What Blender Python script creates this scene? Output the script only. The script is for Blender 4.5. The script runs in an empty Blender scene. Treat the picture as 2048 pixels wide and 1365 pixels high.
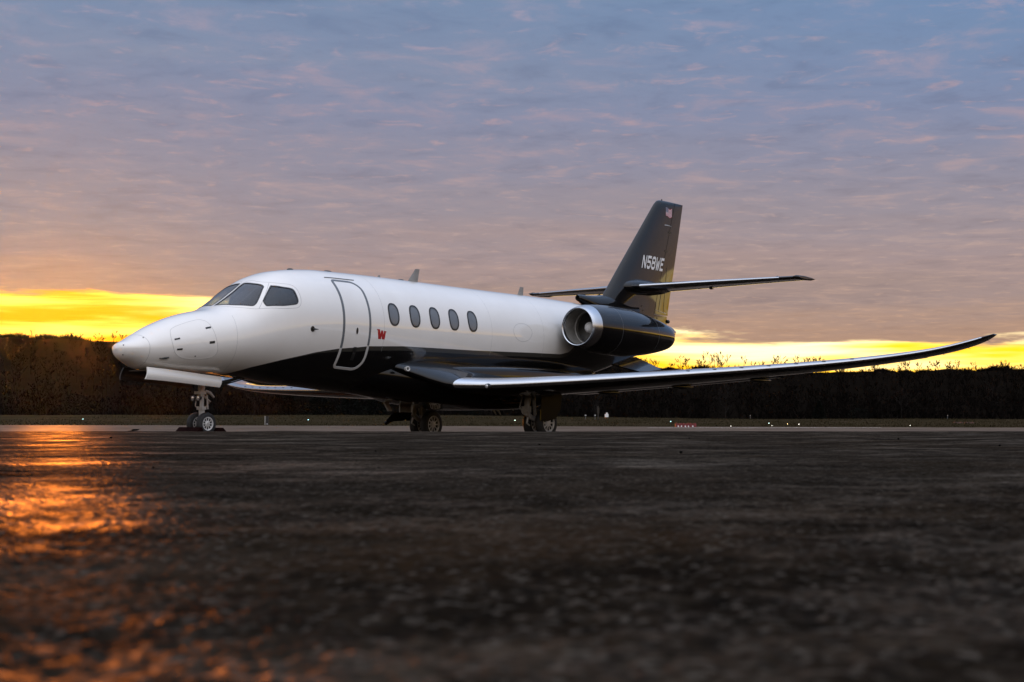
import bpy, bmesh, math, random
import numpy as np
from mathutils import Vector, Matrix, noise as mnoise
random.seed(7); rng = np.random.default_rng(7)
SC = bpy.context.scene
COL = SC.collection
R = math.radians
# ------------------------------------------------------------------ camera
CAM = np.array([-16.24, -21.28, 0.12]); YAW = R(37.756); FPX = 2983.6
PITCH = math.atan((845 - 682.5) / FPX)
FH = np.array([math.cos(YAW), math.sin(YAW), 0.0])       # level forward
RH = np.array([math.sin(YAW), -math.cos(YAW), 0.0])      # level right
cd = bpy.data.cameras.new('camera'); cam = bpy.data.objects.new('camera', cd); COL.objects.link(cam)
cam.location = CAM
fwd = Vector((math.cos(YAW)*math.cos(PITCH), math.sin(YAW)*math.cos(PITCH), math.sin(PITCH)))
cam.rotation_euler = fwd.to_track_quat('-Z', 'Y').to_euler()
cd.sensor_width = 36.0; cd.lens = FPX*36.0/2048; cd.clip_start = 0.05; cd.clip_end = 9000
cd.dof.use_dof = True; cd.dof.focus_distance = 31.0; cd.dof.aperture_fstop = 10.0
SC.camera = cam
# ------------------------------------------------------------------ render settings
SC.render.engine = 'CYCLES'
SC.cycles.use_denoising = True
SC.cycles.max_bounces = 6; SC.cycles.glossy_bounces = 4; SC.cycles.transparent_max_bounces = 12
SC.cycles.caustics_reflective = False; SC.cycles.caustics_refractive = False
SC.cycles.sample_clamp_indirect = 6.0; SC.cycles.volume_bounces = 0
SC.view_settings.view_transform = 'Standard'; SC.view_settings.look = 'None'
SC.view_settings.exposure = 0.0; SC.view_settings.gamma = 1.0; SC.view_settings.use_curve_mapping = False
# ------------------------------------------------------------------ sun
SUN_AZ = R(37.756 + 17.0); SUN_EL = R(3.8)
ld = bpy.data.lights.new('sun', 'SUN'); sun = bpy.data.objects.new('sun', ld); COL.objects.link(sun)
ld.energy = 5.0; ld.angle = R(2.0); ld.color = (1.0, 0.28, 0.03)
sd = Vector((math.cos(SUN_AZ)*math.cos(SUN_EL), math.sin(SUN_AZ)*math.cos(SUN_EL), math.sin(SUN_EL)))
sun.rotation_euler = sd.to_track_quat('Z', 'Y').to_euler()
# ------------------------------------------------------------------ node helpers
def srgb(r, g, b):
    f = lambda c: c/12.92 if c <= 0.04045 else ((c+0.055)/1.055)**2.4
    return (f(r/255), f(g/255), f(b/255), 1.0)
class NT:
    def __init__(s, tree): s.t = tree; s.n = tree.nodes; s.l = tree.links
    def new(s, typ, **kw):
        n = s.n.new(typ)
        for k, v in kw.items(): setattr(n, k, v)
        return n
    def put(s, sock, v):
        if hasattr(v, 'links') or isinstance(v, bpy.types.NodeSocket): s.l.new(v, sock)
        else: sock.default_value = v
    def math(s, op, a, b=0.0, c=None, clamp=False):
        n = s.new('ShaderNodeMath', operation=op, use_clamp=clamp); s.put(n.inputs[0], a); s.put(n.inputs[1], b)
        if c is not None: s.put(n.inputs[2], c)
        return n.outputs[0]
    def vmath(s, op, a, b=None, scale=None):
        n = s.new('ShaderNodeVectorMath', operation=op); s.put(n.inputs[0], a)
        if b is not None: s.put(n.inputs[1], b)
        if scale is not None: s.put(n.inputs['Scale'], scale)
        return n.outputs['Value'] if op in ('DOT_PRODUCT', 'LENGTH') else n.outputs[0]
    def mix(s, f, a, b, blend='MIX'):
        n = s.new('ShaderNodeMix', data_type='RGBA', blend_type=blend); s.put(n.inputs[0], f); s.put(n.inputs[6], a); s.put(n.inputs[7], b)
        return n.outputs[2]
    def step(s, v, a, b, lo=0.0, hi=1.0, smooth=True):
        n = s.new('ShaderNodeMapRange', interpolation_type='SMOOTHSTEP' if smooth else 'LINEAR'); n.clamp = True
        s.put(n.inputs[0], v); s.put(n.inputs[1], a); s.put(n.inputs[2], b); s.put(n.inputs[3], lo); s.put(n.inputs[4], hi)
        return n.outputs[0]
    def noise(s, vec, scale, detail=4.0, rough=0.55, dist=0.0, out=0):
        n = s.new('ShaderNodeTexNoise'); s.put(n.inputs['Vector'], vec); n.inputs['Scale'].default_value = scale
        n.inputs['Detail'].default_value = detail; n.inputs['Roughness'].default_value = rough; n.inputs['Distortion'].default_value = dist
        return n.outputs[out]
    def mapping(s, vec, loc=(0, 0, 0), rot=(0, 0, 0), scale=(1, 1, 1)):
        n = s.new('ShaderNodeMapping'); s.put(n.inputs[0], vec); n.inputs[1].default_value = loc; n.inputs[2].default_value = rot; n.inputs[3].default_value = scale
        return n.outputs[0]
    def ramp(s, v, stops, interp='LINEAR'):
        n = s.new('ShaderNodeValToRGB'); cr = n.color_ramp; cr.interpolation = interp
        while len(cr.elements) < len(stops): cr.elements.new(0.5)
        for e, (p, c) in zip(cr.elements, stops): e.position = p; e.color = c
        s.put(n.inputs[0], v); return n.outputs[0]
# ------------------------------------------------------------------ world: dawn cloud deck over a clear burning strip
W = bpy.data.worlds.new('World'); SC.world = W; W.use_nodes = True
N = NT(W.node_tree); N.n.clear()
tc = N.new('ShaderNodeTexCoord'); D = N.vmath('NORMALIZE', tc.outputs['Generated'])
sep = N.new('ShaderNodeSeparateXYZ'); N.l.new(D, sep.inputs[0]); Z = sep.outputs[2]
lat = N.vmath('DOT_PRODUCT', D, tuple(RH)); fw_ = N.vmath('DOT_PRODUCT', D, tuple(FH))
sundot = N.vmath('DOT_PRODUCT', D, (math.cos(SUN_AZ), math.sin(SUN_AZ), 0.0))
sky = N.new('ShaderNodeTexSky', sky_type='NISHITA'); sky.sun_disc = False; sky.sun_elevation = SUN_EL; sky.sun_rotation = math.pi/2 - SUN_AZ
sky.altitude = 100; sky.air_density = 1.0; sky.dust_density = 1.5
nish = N.vmath('SCALE', sky.outputs[0], scale=0.10)
# deck plane coordinates
zz = N.math('MAXIMUM', N.math('ADD', Z, 0.05), 0.03)
comb = N.new('ShaderNodeCombineXYZ'); N.l.new(N.math('DIVIDE', lat, zz), comb.inputs[0]); N.l.new(N.math('DIVIDE', fw_, zz), comb.inputs[1])
Pp = comb.outputs[0]
n_big = N.noise(N.mapping(Pp, loc=(3.1, 1.7, 0), rot=(0, 0, 0.35), scale=(0.55, 0.9, 1)), 1.0, 4, 0.55, 0.4)
n_mid = N.noise(N.mapping(Pp, loc=(0.4, 7.2, 0), rot=(0, 0, -0.25), scale=(1.5, 1.7, 1)), 2.7, 6, 0.58, 0.35)
n_fin = N.noise(N.mapping(Pp, loc=(5.4, 2.2, 0), rot=(0, 0, 0.2), scale=(3.0, 3.2, 1)), 3.2, 6, 0.62, 0.4)
zj = N.math('ADD', Z, N.math('MULTIPLY', N.math('SUBTRACT', n_big, 0.5), 0.07))
deck = N.ramp(N.math('DIVIDE', zj, 0.4), [
    (0.10, srgb(156, 132, 124)), (0.20, srgb(166, 144, 138)), (0.26, srgb(169, 148, 146)), (0.34, srgb(156, 146, 154)),
    (0.51, srgb(137, 142, 166)), (0.675, srgb(123, 142, 172)), (0.80, srgb(124, 146, 177)), (1.0, srgb(142, 151, 172))])
light_c = N.ramp(N.math('DIVIDE', Z, 0.4), [(0.12, srgb(208, 166, 138)), (0.30, srgb(192, 166, 158)), (0.50, srgb(186, 157, 162)), (0.72, srgb(164, 158, 180)), (1.0, srgb(166, 174, 196))])
dark_c = N.ramp(N.math('DIVIDE', Z, 0.4), [(0.12, srgb(138, 115, 109)), (0.30, srgb(141, 129, 133)), (0.50, srgb(110, 118, 145)), (0.72, srgb(95, 118, 154)), (1.0, srgb(110, 134, 168))])
deck = N.mix(N.math('MULTIPLY', N.step(lat, -0.1, 0.5), N.step(Z, 0.13, 0.28, 0.0, 0.55)), deck, srgb(106, 142, 188))
deck = N.mix(N.step(n_mid, 0.50, 0.74, 0.0, 0.50), deck, light_c)
deck = N.mix(N.step(n_mid, 0.50, 0.28, 0.0, 0.42), deck, dark_c)
deck = N.mix(N.step(n_fin, 0.53, 0.75, 0.0, 0.62), deck, light_c)
deck = N.mix(N.step(n_fin, 0.46, 0.26, 0.0, 0.25), deck, dark_c)
# unseen deck behind the camera made paler and warmer to light the port side
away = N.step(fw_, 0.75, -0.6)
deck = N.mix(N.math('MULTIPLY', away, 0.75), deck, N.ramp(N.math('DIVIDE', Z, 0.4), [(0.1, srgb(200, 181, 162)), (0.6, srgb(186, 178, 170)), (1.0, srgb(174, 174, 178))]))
# overcast brightening to the zenith, plus brightness added behind the camera as side light
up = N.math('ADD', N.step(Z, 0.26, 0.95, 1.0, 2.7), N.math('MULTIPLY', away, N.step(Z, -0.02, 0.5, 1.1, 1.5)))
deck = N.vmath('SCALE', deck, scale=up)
deck = N.mix(N.math('MULTIPLY', N.step(n_big, 0.5, 0.75), N.step(Z, 0.15, 0.4, 0.0, 0.25)), deck, nish)
# clear strip under the deck
edge = N.math('ADD', N.math('MULTIPLY', N.step(lat, -0.33, 0.22, 0.0, 1.0, True), -0.0285), N.math('ADD', 0.0835, N.step(lat, 0.40, 0.95, 0.0, 0.020)))
wis = N.noise(N.mapping(D, scale=(1, 1, 9)), 9.0, 6, 0.6, 0.3)
wis2 = N.noise(N.mapping(D, loc=(2, 1, 4), scale=(1, 1, 14)), 3.2, 4, 0.6, 0.2)
ze = N.math('ADD', Z, N.math('ADD', N.math('MULTIPLY', N.math('SUBTRACT', wis, 0.5), 0.030), N.math('MULTIPLY', N.math('SUBTRACT', wis2, 0.5), 0.018)))
mask = N.step(N.math('SUBTRACT', ze, edge), -0.0025, 0.0035)
fringe = N.step(N.math('SUBTRACT', ze, edge), 0.028, 0.0)
rel = N.math('DIVIDE', Z, edge)
streak = N.noise(N.mapping(D, loc=(7, 3, 1), scale=(1, 1, 16)), 6.0, 4, 0.55, 0.2)
leftness = N.step(lat, -0.1, -0.28)
glowL = N.mix(N.step(N.math('ADD', N.math('MULTIPLY', rel, 0.35), N.math('MULTIPLY', N.math('SUBTRACT', streak, 0.5), 2.2)), 0.05, 0.60), (1.6, 0.62, 0.002, 1), (2.3, 1.5, 0.22, 1))
glowR = N.mix(N.step(N.math('ADD', rel, N.math('MULTIPLY', N.math('SUBTRACT', streak, 0.5), 1.2)), 0.60, 1.05), (1.75, 0.90, 0.02, 1), (2.0, 1.65, 0.86, 1))
glow = N.mix(leftness, glowR, glowL)
gfade = N.step(fw_, -0.7, 0.85, 0.22, 1.0)
glow = N.vmath('SCALE', glow, scale=gfade)
deck = N.mix(N.math('MULTIPLY', N.math('MULTIPLY', fringe, N.step(fw_, 0.0, 0.9, 0.15, 1.0)), 0.34), deck, (0.72, 0.40, 0.20, 1))
col = N.mix(mask, glow, deck)
# scattered light round the hidden sun
sunv = N.vmath('DOT_PRODUCT', D, tuple(sd))
halo = N.math('POWER', N.math('MAXIMUM', sunv, 0.0), 160.0)
col = N.mix(N.math('MULTIPLY', halo, 0.12), col, (1.3, 0.62, 0.10, 1))
col = N.mix(N.step(Z, 0.0, -0.03), col, (0.02, 0.018, 0.016, 1))
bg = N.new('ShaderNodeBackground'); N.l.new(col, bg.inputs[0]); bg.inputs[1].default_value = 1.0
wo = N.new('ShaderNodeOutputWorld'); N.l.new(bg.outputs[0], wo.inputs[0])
# ------------------------------------------------------------------ materials
def mat(name, base=(0.5, 0.5, 0.5), rough=0.5, metal=0.0, coat=0.0, coat_rough=0.03, emit=None, estr=0.0, spec=0.5):
    m = bpy.data.materials.new(name); m.use_nodes = True; b = m.node_tree.nodes['Principled BSDF']
    b.inputs['Base Color'].default_value = (*base, 1); b.inputs['Roughness'].default_value = rough; b.inputs['Metallic'].default_value = metal
    b.inputs['Coat Weight'].default_value = coat; b.inputs['Coat Roughness'].default_value = coat_rough; b.inputs['Specular IOR Level'].default_value = spec
    if emit: b.inputs['Emission Color'].default_value = (*emit, 1); b.inputs['Emission Strength'].default_value = estr
    return m
def vary(m, amount=0.15, scale=3.0, bump=0.0, bscale=40.0, rough_var=0.0):
    n = NT(m.node_tree); b = n.n['Principled BSDF']; tcx = n.new('ShaderNodeTexCoord').outputs['Object']
    base = b.inputs['Base Color'].default_value[:]
    f = n.noise(tcx, scale, 5, 0.6)
    n.l.new(n.mix(n.step(f, 0.3, 0.7), tuple(c*(1-amount) for c in base[:3])+(1,), tuple(min(1, c*(1+amount)) for c in base[:3])+(1,)), b.inputs['Base Color'])
    if rough_var:
        r0 = b.inputs['Roughness'].default_value
        n.l.new(n.step(n.noise(tcx, scale*2.3, 5, 0.65), 0.3, 0.75, r0-rough_var, r0+rough_var), b.inputs['Roughness'])
    if bump:
        bn = n.new('ShaderNodeBump'); bn.inputs['Strength'].default_value = bump; bn.inputs['Distance'].default_value = 0.01
        n.l.new(n.noise(tcx, bscale, 3, 0.6), bn.inputs['Height']); n.l.new(bn.outputs[0], b.inputs['Normal'])
    return m
M = {}
M['white'] = vary(mat('white_paint', (0.80, 0.765, 0.71), 0.28, coat=0.7, coat_rough=0.04), 0.02, 1.2)
M['black'] = vary(mat('black_paint', (0.0045, 0.0045, 0.005), 0.25, coat=1.0, coat_rough=0.025, spec=0.05), 0.2, 2.0)
M['black'].node_tree.nodes['Principled BSDF'].inputs['Coat IOR'].default_value = 1.42
M['alu'] = vary(mat('polished_aluminium', (0.55, 0.57, 0.60), 0.24, metal=1.0), 0.06, 1.2)
M['steel'] = vary(mat('gear_paint', (0.33, 0.32, 0.30), 0.42), 0.15, 9.0)
M['darkmetal'] = vary(mat('dark_metal', (0.05, 0.048, 0.045), 0.4, metal=0.7), 0.2, 8.0)
M['duct'] = vary(mat('intake_duct', (0.30, 0.29, 0.27), 0.35, metal=0.3), 0.1, 6.0)
M['fan'] = mat('fan_blade', (0.10, 0.10, 0.10), 0.3, metal=0.9)
M['rubber'] = vary(mat('rubber', (0.012, 0.012, 0.012), 0.7), 0.3, 20.0, bump=0.2, bscale=60)
M['gasket'] = mat('grey_seal', (0.13, 0.14, 0.15), 0.4)
M['silver'] = mat('silver_paint', (0.55, 0.54, 0.52), 0.3, coat=0.4)
M['seam'] = mat('seam_line', (0.36, 0.355, 0.35), 0.6)
M['blackmark'] = mat('black_fitting', (0.01, 0.01, 0.01), 0.4)
M['rim'] = vary(mat('wheel_rim', (0.58, 0.57, 0.55), 0.45, metal=0.05), 0.1, 10)
M['shade'] = vary(mat('window_shade', (0.13, 0.135, 0.14), 0.35, coat=0.8, coat_rough=0.02), 0.1, 6)
M['antenna'] = vary(mat('antenna_grey', (0.20, 0.19, 0.18), 0.45), 0.1, 9)
M['red'] = vary(mat('red_paint', (0.38, 0.010, 0.012), 0.35), 0.1, 10)
M['wpaint'] = mat('white_lettering', (0.80, 0.80, 0.80), 0.4)
M['interior'] = vary(mat('cockpit_trim', (0.05, 0.05, 0.055), 0.6), 0.2, 8)
M['frontglass'] = mat('lamp_glass', (0.75, 0.77, 0.8), 0.08, metal=0.6)
def glass():
    m = bpy.data.materials.new('cockpit_glass'); m.use_nodes = True; n = NT(m.node_tree); n.n.clear()
    fr = n.new('ShaderNodeLayerWeight'); fr.inputs[0].default_value = 0.5
    tr = n.new('ShaderNodeBsdfTransparent'); tr.inputs[0].default_value = (0.42, 0.46, 0.48, 1)
    gl = n.new('ShaderNodeBsdfGlossy'); gl.inputs[1].default_value = 0.01
    mx = n.new('ShaderNodeMixShader'); n.l.new(n.math('ADD', n.math('MULTIPLY', n.math('POWER', fr.outputs['Facing'], 3.0), 0.8), 0.07, clamp=True), mx.inputs[0]); n.l.new(tr.outputs[0], mx.inputs[1]); n.l.new(gl.outputs[0], mx.inputs[2])
    o = n.new('ShaderNodeOutputMaterial'); n.l.new(mx.outputs[0], o.inputs[0]); return m
M['glass'] = glass()
def livery():
    """white upper body, bronze grey band, black lower body: the border is stored on the mesh as a signed distance"""
    m = bpy.data.materials.new('two_tone_livery'); m.use_nodes = True; n = NT(m.node_tree); b = n.n['Principled BSDF']
    at = n.new('ShaderNodeAttribute'); at.attribute_name = 'paint_line'; d = at.outputs['Fac']
    bw = n.new('ShaderNodeAttribute'); bw.attribute_name = 'band_width'
    isw = n.step(d, -0.003, 0.003); isb = n.step(n.math('ADD', d, bw.outputs['Fac']), -0.003, 0.003)
    tcx = n.new('ShaderNodeTexCoord').outputs['Object']
    wv = n.mix(n.step(n.noise(tcx, 1.3, 5, 0.6), 0.3, 0.7), (0.82, 0.785, 0.735, 1), (0.86, 0.83, 0.785, 1))
    c = n.mix(isw, n.mix(isb, (0.0045, 0.0045, 0.005, 1), (0.045, 0.042, 0.036, 1)), wv)
    geo = n.new('ShaderNodeNewGeometry')
    c = n.mix(geo.outputs['Backfacing'], c, (0.06, 0.06, 0.065, 1))
    n.l.new(c, b.inputs['Base Color']); b.inputs['Roughness'].default_value = 0.28
    b.inputs['Coat Weight'].default_value = 1.0; b.inputs['Coat Roughness'].default_value = 0.03; b.inputs['Coat IOR'].default_value = 1.6; b.inputs['Specular IOR Level'].default_value = 0.2
    return m
M['livery'] = livery()
# ------------------------------------------------------------------ mesh helpers
class MB:
    def __init__(s): s.v = []; s.f = []; s.n = 0
    def add(s, v, f):
        v = np.asarray(v, float).reshape(-1, 3); s.v.append(v); k = s.n
        s.f.extend([tuple(int(i)+k for i in q) for q in f]); s.n += len(v); return s
    def grid(s, P, cu=False, cv=False):
        P = np.asarray(P, float); a, b = P.shape[:2]; f = []
        for i in range(a if cu else a-1):
            i2 = (i+1) % a
            for j in range(b if cv else b-1):
                j2 = (j+1) % b; f.append((i*b+j, i2*b+j, i2*b+j2, i*b+j2))
        return s.add(P.reshape(-1, 3), f)
    def loft(s, rings, cap0=True, cap1=True):
        P = np.asarray(rings, float); k = s.n; s.grid(P, cv=True); a, b = P.shape[:2]
        if cap0: s.f.append(tuple(k+j for j in range(b-1, -1, -1)))
        if cap1: s.f.append(tuple(k+(a-1)*b+j for j in range(b)))
        return s
    def tube(s, pts, r, n=10, caps=True):
        pts = [np.asarray(p, float) for p in pts]; rs = r if hasattr(r, '__len__') else [r]*len(pts); rings = []
        up = None
        for i, p in enumerate(pts):
            t = pts[min(i+1, len(pts)-1)] - pts[max(i-1, 0)]; t /= np.linalg.norm(t)+1e-9
            if up is None:
                up = np.array([0, 0, 1.]) if abs(t[2]) < 0.9 else np.array([1., 0, 0])
            a = np.cross(t, up); a /= np.linalg.norm(a)+1e-9; b_ = np.cross(a, t)
            rings.append([p + rs[i]*(math.cos(q)*a + math.sin(q)*b_) for q in np.linspace(0, 2*math.pi, n, endpoint=False)])
        return s.loft(rings, caps, caps)
    def box(s, c, d, rot=None, bev=0.0):
        d = np.asarray(d, float)/2; v = np.array([[x, y, z] for x in (-1, 1) for y in (-1, 1) for z in (-1, 1)])*d
        if rot is not None: v = v @ np.array(rot).T
        return s.add(v+np.asarray(c), [(0, 1, 3, 2), (4, 6, 7, 5), (0, 4, 5, 1), (2, 3, 7, 6), (0, 2, 6, 4), (1, 5, 7, 3)])
    def lathe(s, prof, o, axis=(1, 0, 0), n=32, close=False, cap0=False, cap1=False):
        """prof: (along axis, radius)"""
        ax = np.asarray(axis, float); ax /= np.linalg.norm(ax); up = np.array([0, 0, 1.]) if abs(ax[2]) < 0.9 else np.array([1., 0, 0])
        a = np.cross(ax, up); a /= np.linalg.norm(a); b_ = np.cross(ax, a); o = np.asarray(o, float)
        q = np.linspace(0, 2*math.pi, n, endpoint=False)
        P = [[o + ax*h + r*(math.cos(t)*a + math.sin(t)*b_) for t in q] for h, r in prof]
        if close: return s.grid(P, cu=True, cv=True)
        return s.loft(P, cap0, cap1)
    def plate(s, poly, thick, off=None):
        """extruded polygon (3D points) along its normal or a given offset vector"""
        p = np.asarray(poly, float); n = len(p)
        nn = np.cross(p[1]-p[0], p[2]-p[0]); nn /= np.linalg.norm(nn); d = nn*thick if off is None else np.asarray(off, float)
        f = [tuple(range(n-1, -1, -1)), tuple(range(n, 2*n))]+[(i, (i+1) % n, n+(i+1) % n, n+i) for i in range(n)]
        return s.add(np.vstack([p, p+d]), f)
    def build(s, name, m, parent=None, smooth=True, angle=35, attrs=None, fixn=True):
        me = bpy.data.meshes.new(name); V = np.vstack(s.v) if s.v else np.zeros((0, 3))
        me.from_pydata(V.tolist(), [], s.f)
        if fixn:
            bm = bmesh.new(); bm.from_mesh(me); bmesh.ops.recalc_face_normals(bm, faces=bm.faces); bm.to_mesh(me); bm.free()
        if smooth:
            me.polygons.foreach_set('use_smooth', [True]*len(me.polygons)); me.set_sharp_from_angle(angle=R(angle))
        if m: me.materials.append(m)
        if attrs:
            for k, vals in attrs.items():
                a = me.attributes.new(k, 'FLOAT', 'POINT'); a.data.foreach_set('value', np.asarray(vals, np.float32))
        me.update(); o = bpy.data.objects.new(name, me); COL.objects.link(o)
        if parent: o.parent = parent
        return o
def tag(o, label=None, cat=None, group=None, kind=None):
    if label: o['label'] = label
    if cat: o['category'] = cat
    if group: o['group'] = group
    if kind: o['kind'] = kind
    return o
def thing(name, label, cat, group=None, loc=(0, 0, 0)):
    o = bpy.data.objects.new(name, None); COL.objects.link(o); o.location = loc; o.empty_display_size = 0.3
    return tag(o, label, cat, group)
# ------------------------------------------------------------------ ground shape
def sstep(a, b, x):
    t = np.clip((np.asarray(x, float)-a)/(b-a), 0, 1); return t*t*(3-2*t)
GZ_D = np.array([-3000, 0, 18.5, 20.5, 22.5, 27, 34, 42, 55, 90, 150, 300, 4000.])
GZ_Z = np.array([0, 0, 0.0, -0.004, -0.030, -0.105, -0.255, -0.37, -0.42, -0.33, -0.20, -0.10, -0.10])
def gz(d): return np.interp(d, GZ_D, GZ_Z)
def dr(x, y):
    vx, vy = x-CAM[0], y-CAM[1]; return vx*FH[0]+vy*FH[1], vx*RH[0]+vy*RH[1]
def xy(d, r): return CAM[0]+d*FH[0]+r*RH[0], CAM[1]+d*FH[1]+r*RH[1]
def ground_at(x, y): return float(gz(dr(x, y)[0]))
def edge_d(r): return np.clip(130-0.54*np.asarray(r, float), 100, 165)
def grass_z(d, r):
    A = np.interp(r, [-90, -10, 40, 120], [1.75, 1.55, 0.72, 0.72])
    return gz(d) + A*sstep(0, 1, (d-edge_d(r))/170.0) + 0.05
def at_px(px, d): return (px-1024)/FPX*d
# ------------------------------------------------------------------ numpy lattice noise
def vnoise(x, y, seed=0):
    xi, yi = np.floor(x).astype(np.int64), np.floor(y).astype(np.int64); fx, fy = x-xi, y-yi
    fx = fx*fx*(3-2*fx); fy = fy*fy*(3-2*fy)
    def h(a, b):
        n = (a*374761393 + b*668265263 + seed*1442695041) & 0xFFFFFFFF
        n = ((n ^ (n >> 13))*1274126177) & 0xFFFFFFFF
        return ((n ^ (n >> 16)) & 0xFFFF)/65535.0
    return (h(xi, yi)*(1-fx)+h(xi+1, yi)*fx)*(1-fy) + (h(xi, yi+1)*(1-fx)+h(xi+1, yi+1)*fx)*fy - 0.5
def raw_mesh(name, V, T, m, smooth=False):
    me = bpy.data.meshes.new(name); V = np.asarray(V, np.float32); T = np.asarray(T, np.int32); k = T.shape[1]
    me.vertices.add(len(V)); me.vertices.foreach_set('co', V.ravel()); me.loops.add(T.size); me.loops.foreach_set('vertex_index', T.ravel())
    me.polygons.add(len(T)); me.polygons.foreach_set('loop_start', np.arange(0, T.size, k, dtype=np.int32))
    me.polygons.foreach_set('loop_total', np.full(len(T), k, np.int32))
    if smooth: me.polygons.foreach_set('use_smooth', np.ones(len(T), bool))
    me.update(calc_edges=True); me.validate()
    if m: me.materials.append(m)
    o = bpy.data.objects.new(name, me); COL.objects.link(o); return o
def quads(a, b, wrap=False):
    i, j = np.meshgrid(np.arange(a-1), np.arange(b if wrap else b-1), indexing='ij'); j2 = (j+1) % b
    return np.stack([i*b+j, i*b+j2, (i+1)*b+j2, (i+1)*b+j], -1).reshape(-1, 4)
# ------------------------------------------------------------------ apron
def asphalt():
    m = bpy.data.materials.new('asphalt'); m.use_nodes = True; n = NT(m.node_tree); n.n.clear()
    tcx = n.new('ShaderNodeTexCoord').outputs['Object']
    vo = n.new('ShaderNodeTexVoronoi'); n.l.new(tcx, vo.inputs['Vector']); vo.inputs['Scale'].default_value = 135.0
    stone = n.new('ShaderNodeSeparateColor'); n.l.new(vo.outputs['Color'], stone.inputs[0])
    big = n.noise(tcx, 0.35, 5, 0.6); med = n.noise(tcx, 2.2, 6, 0.68); pat = n.noise(n.mapping(tcx, loc=(9, 4, 0)), 0.9, 4, 0.6)
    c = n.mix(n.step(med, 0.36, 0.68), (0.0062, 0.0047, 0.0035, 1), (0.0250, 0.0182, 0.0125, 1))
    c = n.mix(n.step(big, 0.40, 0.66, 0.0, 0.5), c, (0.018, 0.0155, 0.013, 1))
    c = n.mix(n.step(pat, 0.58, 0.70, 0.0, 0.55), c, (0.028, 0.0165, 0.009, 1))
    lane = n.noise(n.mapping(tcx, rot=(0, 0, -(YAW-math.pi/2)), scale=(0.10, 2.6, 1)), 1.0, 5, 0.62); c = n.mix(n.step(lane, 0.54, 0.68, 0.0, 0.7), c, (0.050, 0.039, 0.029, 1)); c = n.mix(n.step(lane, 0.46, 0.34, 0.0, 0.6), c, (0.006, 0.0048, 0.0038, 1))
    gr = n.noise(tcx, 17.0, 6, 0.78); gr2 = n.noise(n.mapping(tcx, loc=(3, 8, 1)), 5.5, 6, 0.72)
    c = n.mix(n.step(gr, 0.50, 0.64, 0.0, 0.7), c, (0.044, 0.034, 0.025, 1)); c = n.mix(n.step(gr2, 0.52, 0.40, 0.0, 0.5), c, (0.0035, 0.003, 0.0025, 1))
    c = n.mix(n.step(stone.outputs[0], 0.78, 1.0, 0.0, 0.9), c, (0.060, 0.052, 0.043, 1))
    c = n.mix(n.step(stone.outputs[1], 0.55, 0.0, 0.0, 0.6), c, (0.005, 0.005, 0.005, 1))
    bn = n.new('ShaderNodeBump'); bn.inputs['Strength'].default_value = 0.6; bn.inputs['Distance'].default_value = 0.004
    hgt = n.math('ADD', n.math('MULTIPLY', vo.outputs['Distance'], -1.2), n.math('MULTIPLY', n.noise(tcx, 60.0, 4, 0.7), 0.9))
    n.l.new(hgt, bn.inputs['Height'])
    df = n.new('ShaderNodeBsdfDiffuse'); n.l.new(c, df.inputs[0]); df.inputs[1].default_value = 0.8; n.l.new(bn.outputs[0], df.inputs[2])
    gl = n.new('ShaderNodeBsdfGlossy'); gl.inputs[0].default_value = (1.0, 0.82, 0.62, 1); n.l.new(n.step(med, 0.3, 0.75, 0.34, 0.48), gl.inputs['Roughness']); n.l.new(bn.outputs[0], gl.inputs['Normal'])
    lw = n.new('ShaderNodeLayerWeight')
    mx = n.new('ShaderNodeMixShader'); n.l.new(n.math('MULTIPLY', n.step(n.noise(tcx, 1.3, 7, 0.7), 0.45, 0.68, 0.005, 0.095), n.math('MULTIPLY', n.math('MULTIPLY', n.step(stone.outputs[2], 0.0, 1.0, 0.5, 1.5), n.step(gr2, 0.40, 0.62, 0.25, 1.5)), n.math('POWER', lw.outputs['Facing'], 9.0))), mx.inputs[0])
    n.l.new(df.outputs[0], mx.inputs[1]); n.l.new(gl.outputs[0], mx.inputs[2])
    o = n.new('ShaderNodeOutputMaterial'); n.l.new(mx.outputs[0], o.inputs[0]); return m
M['asphalt'] = asphalt()
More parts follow.
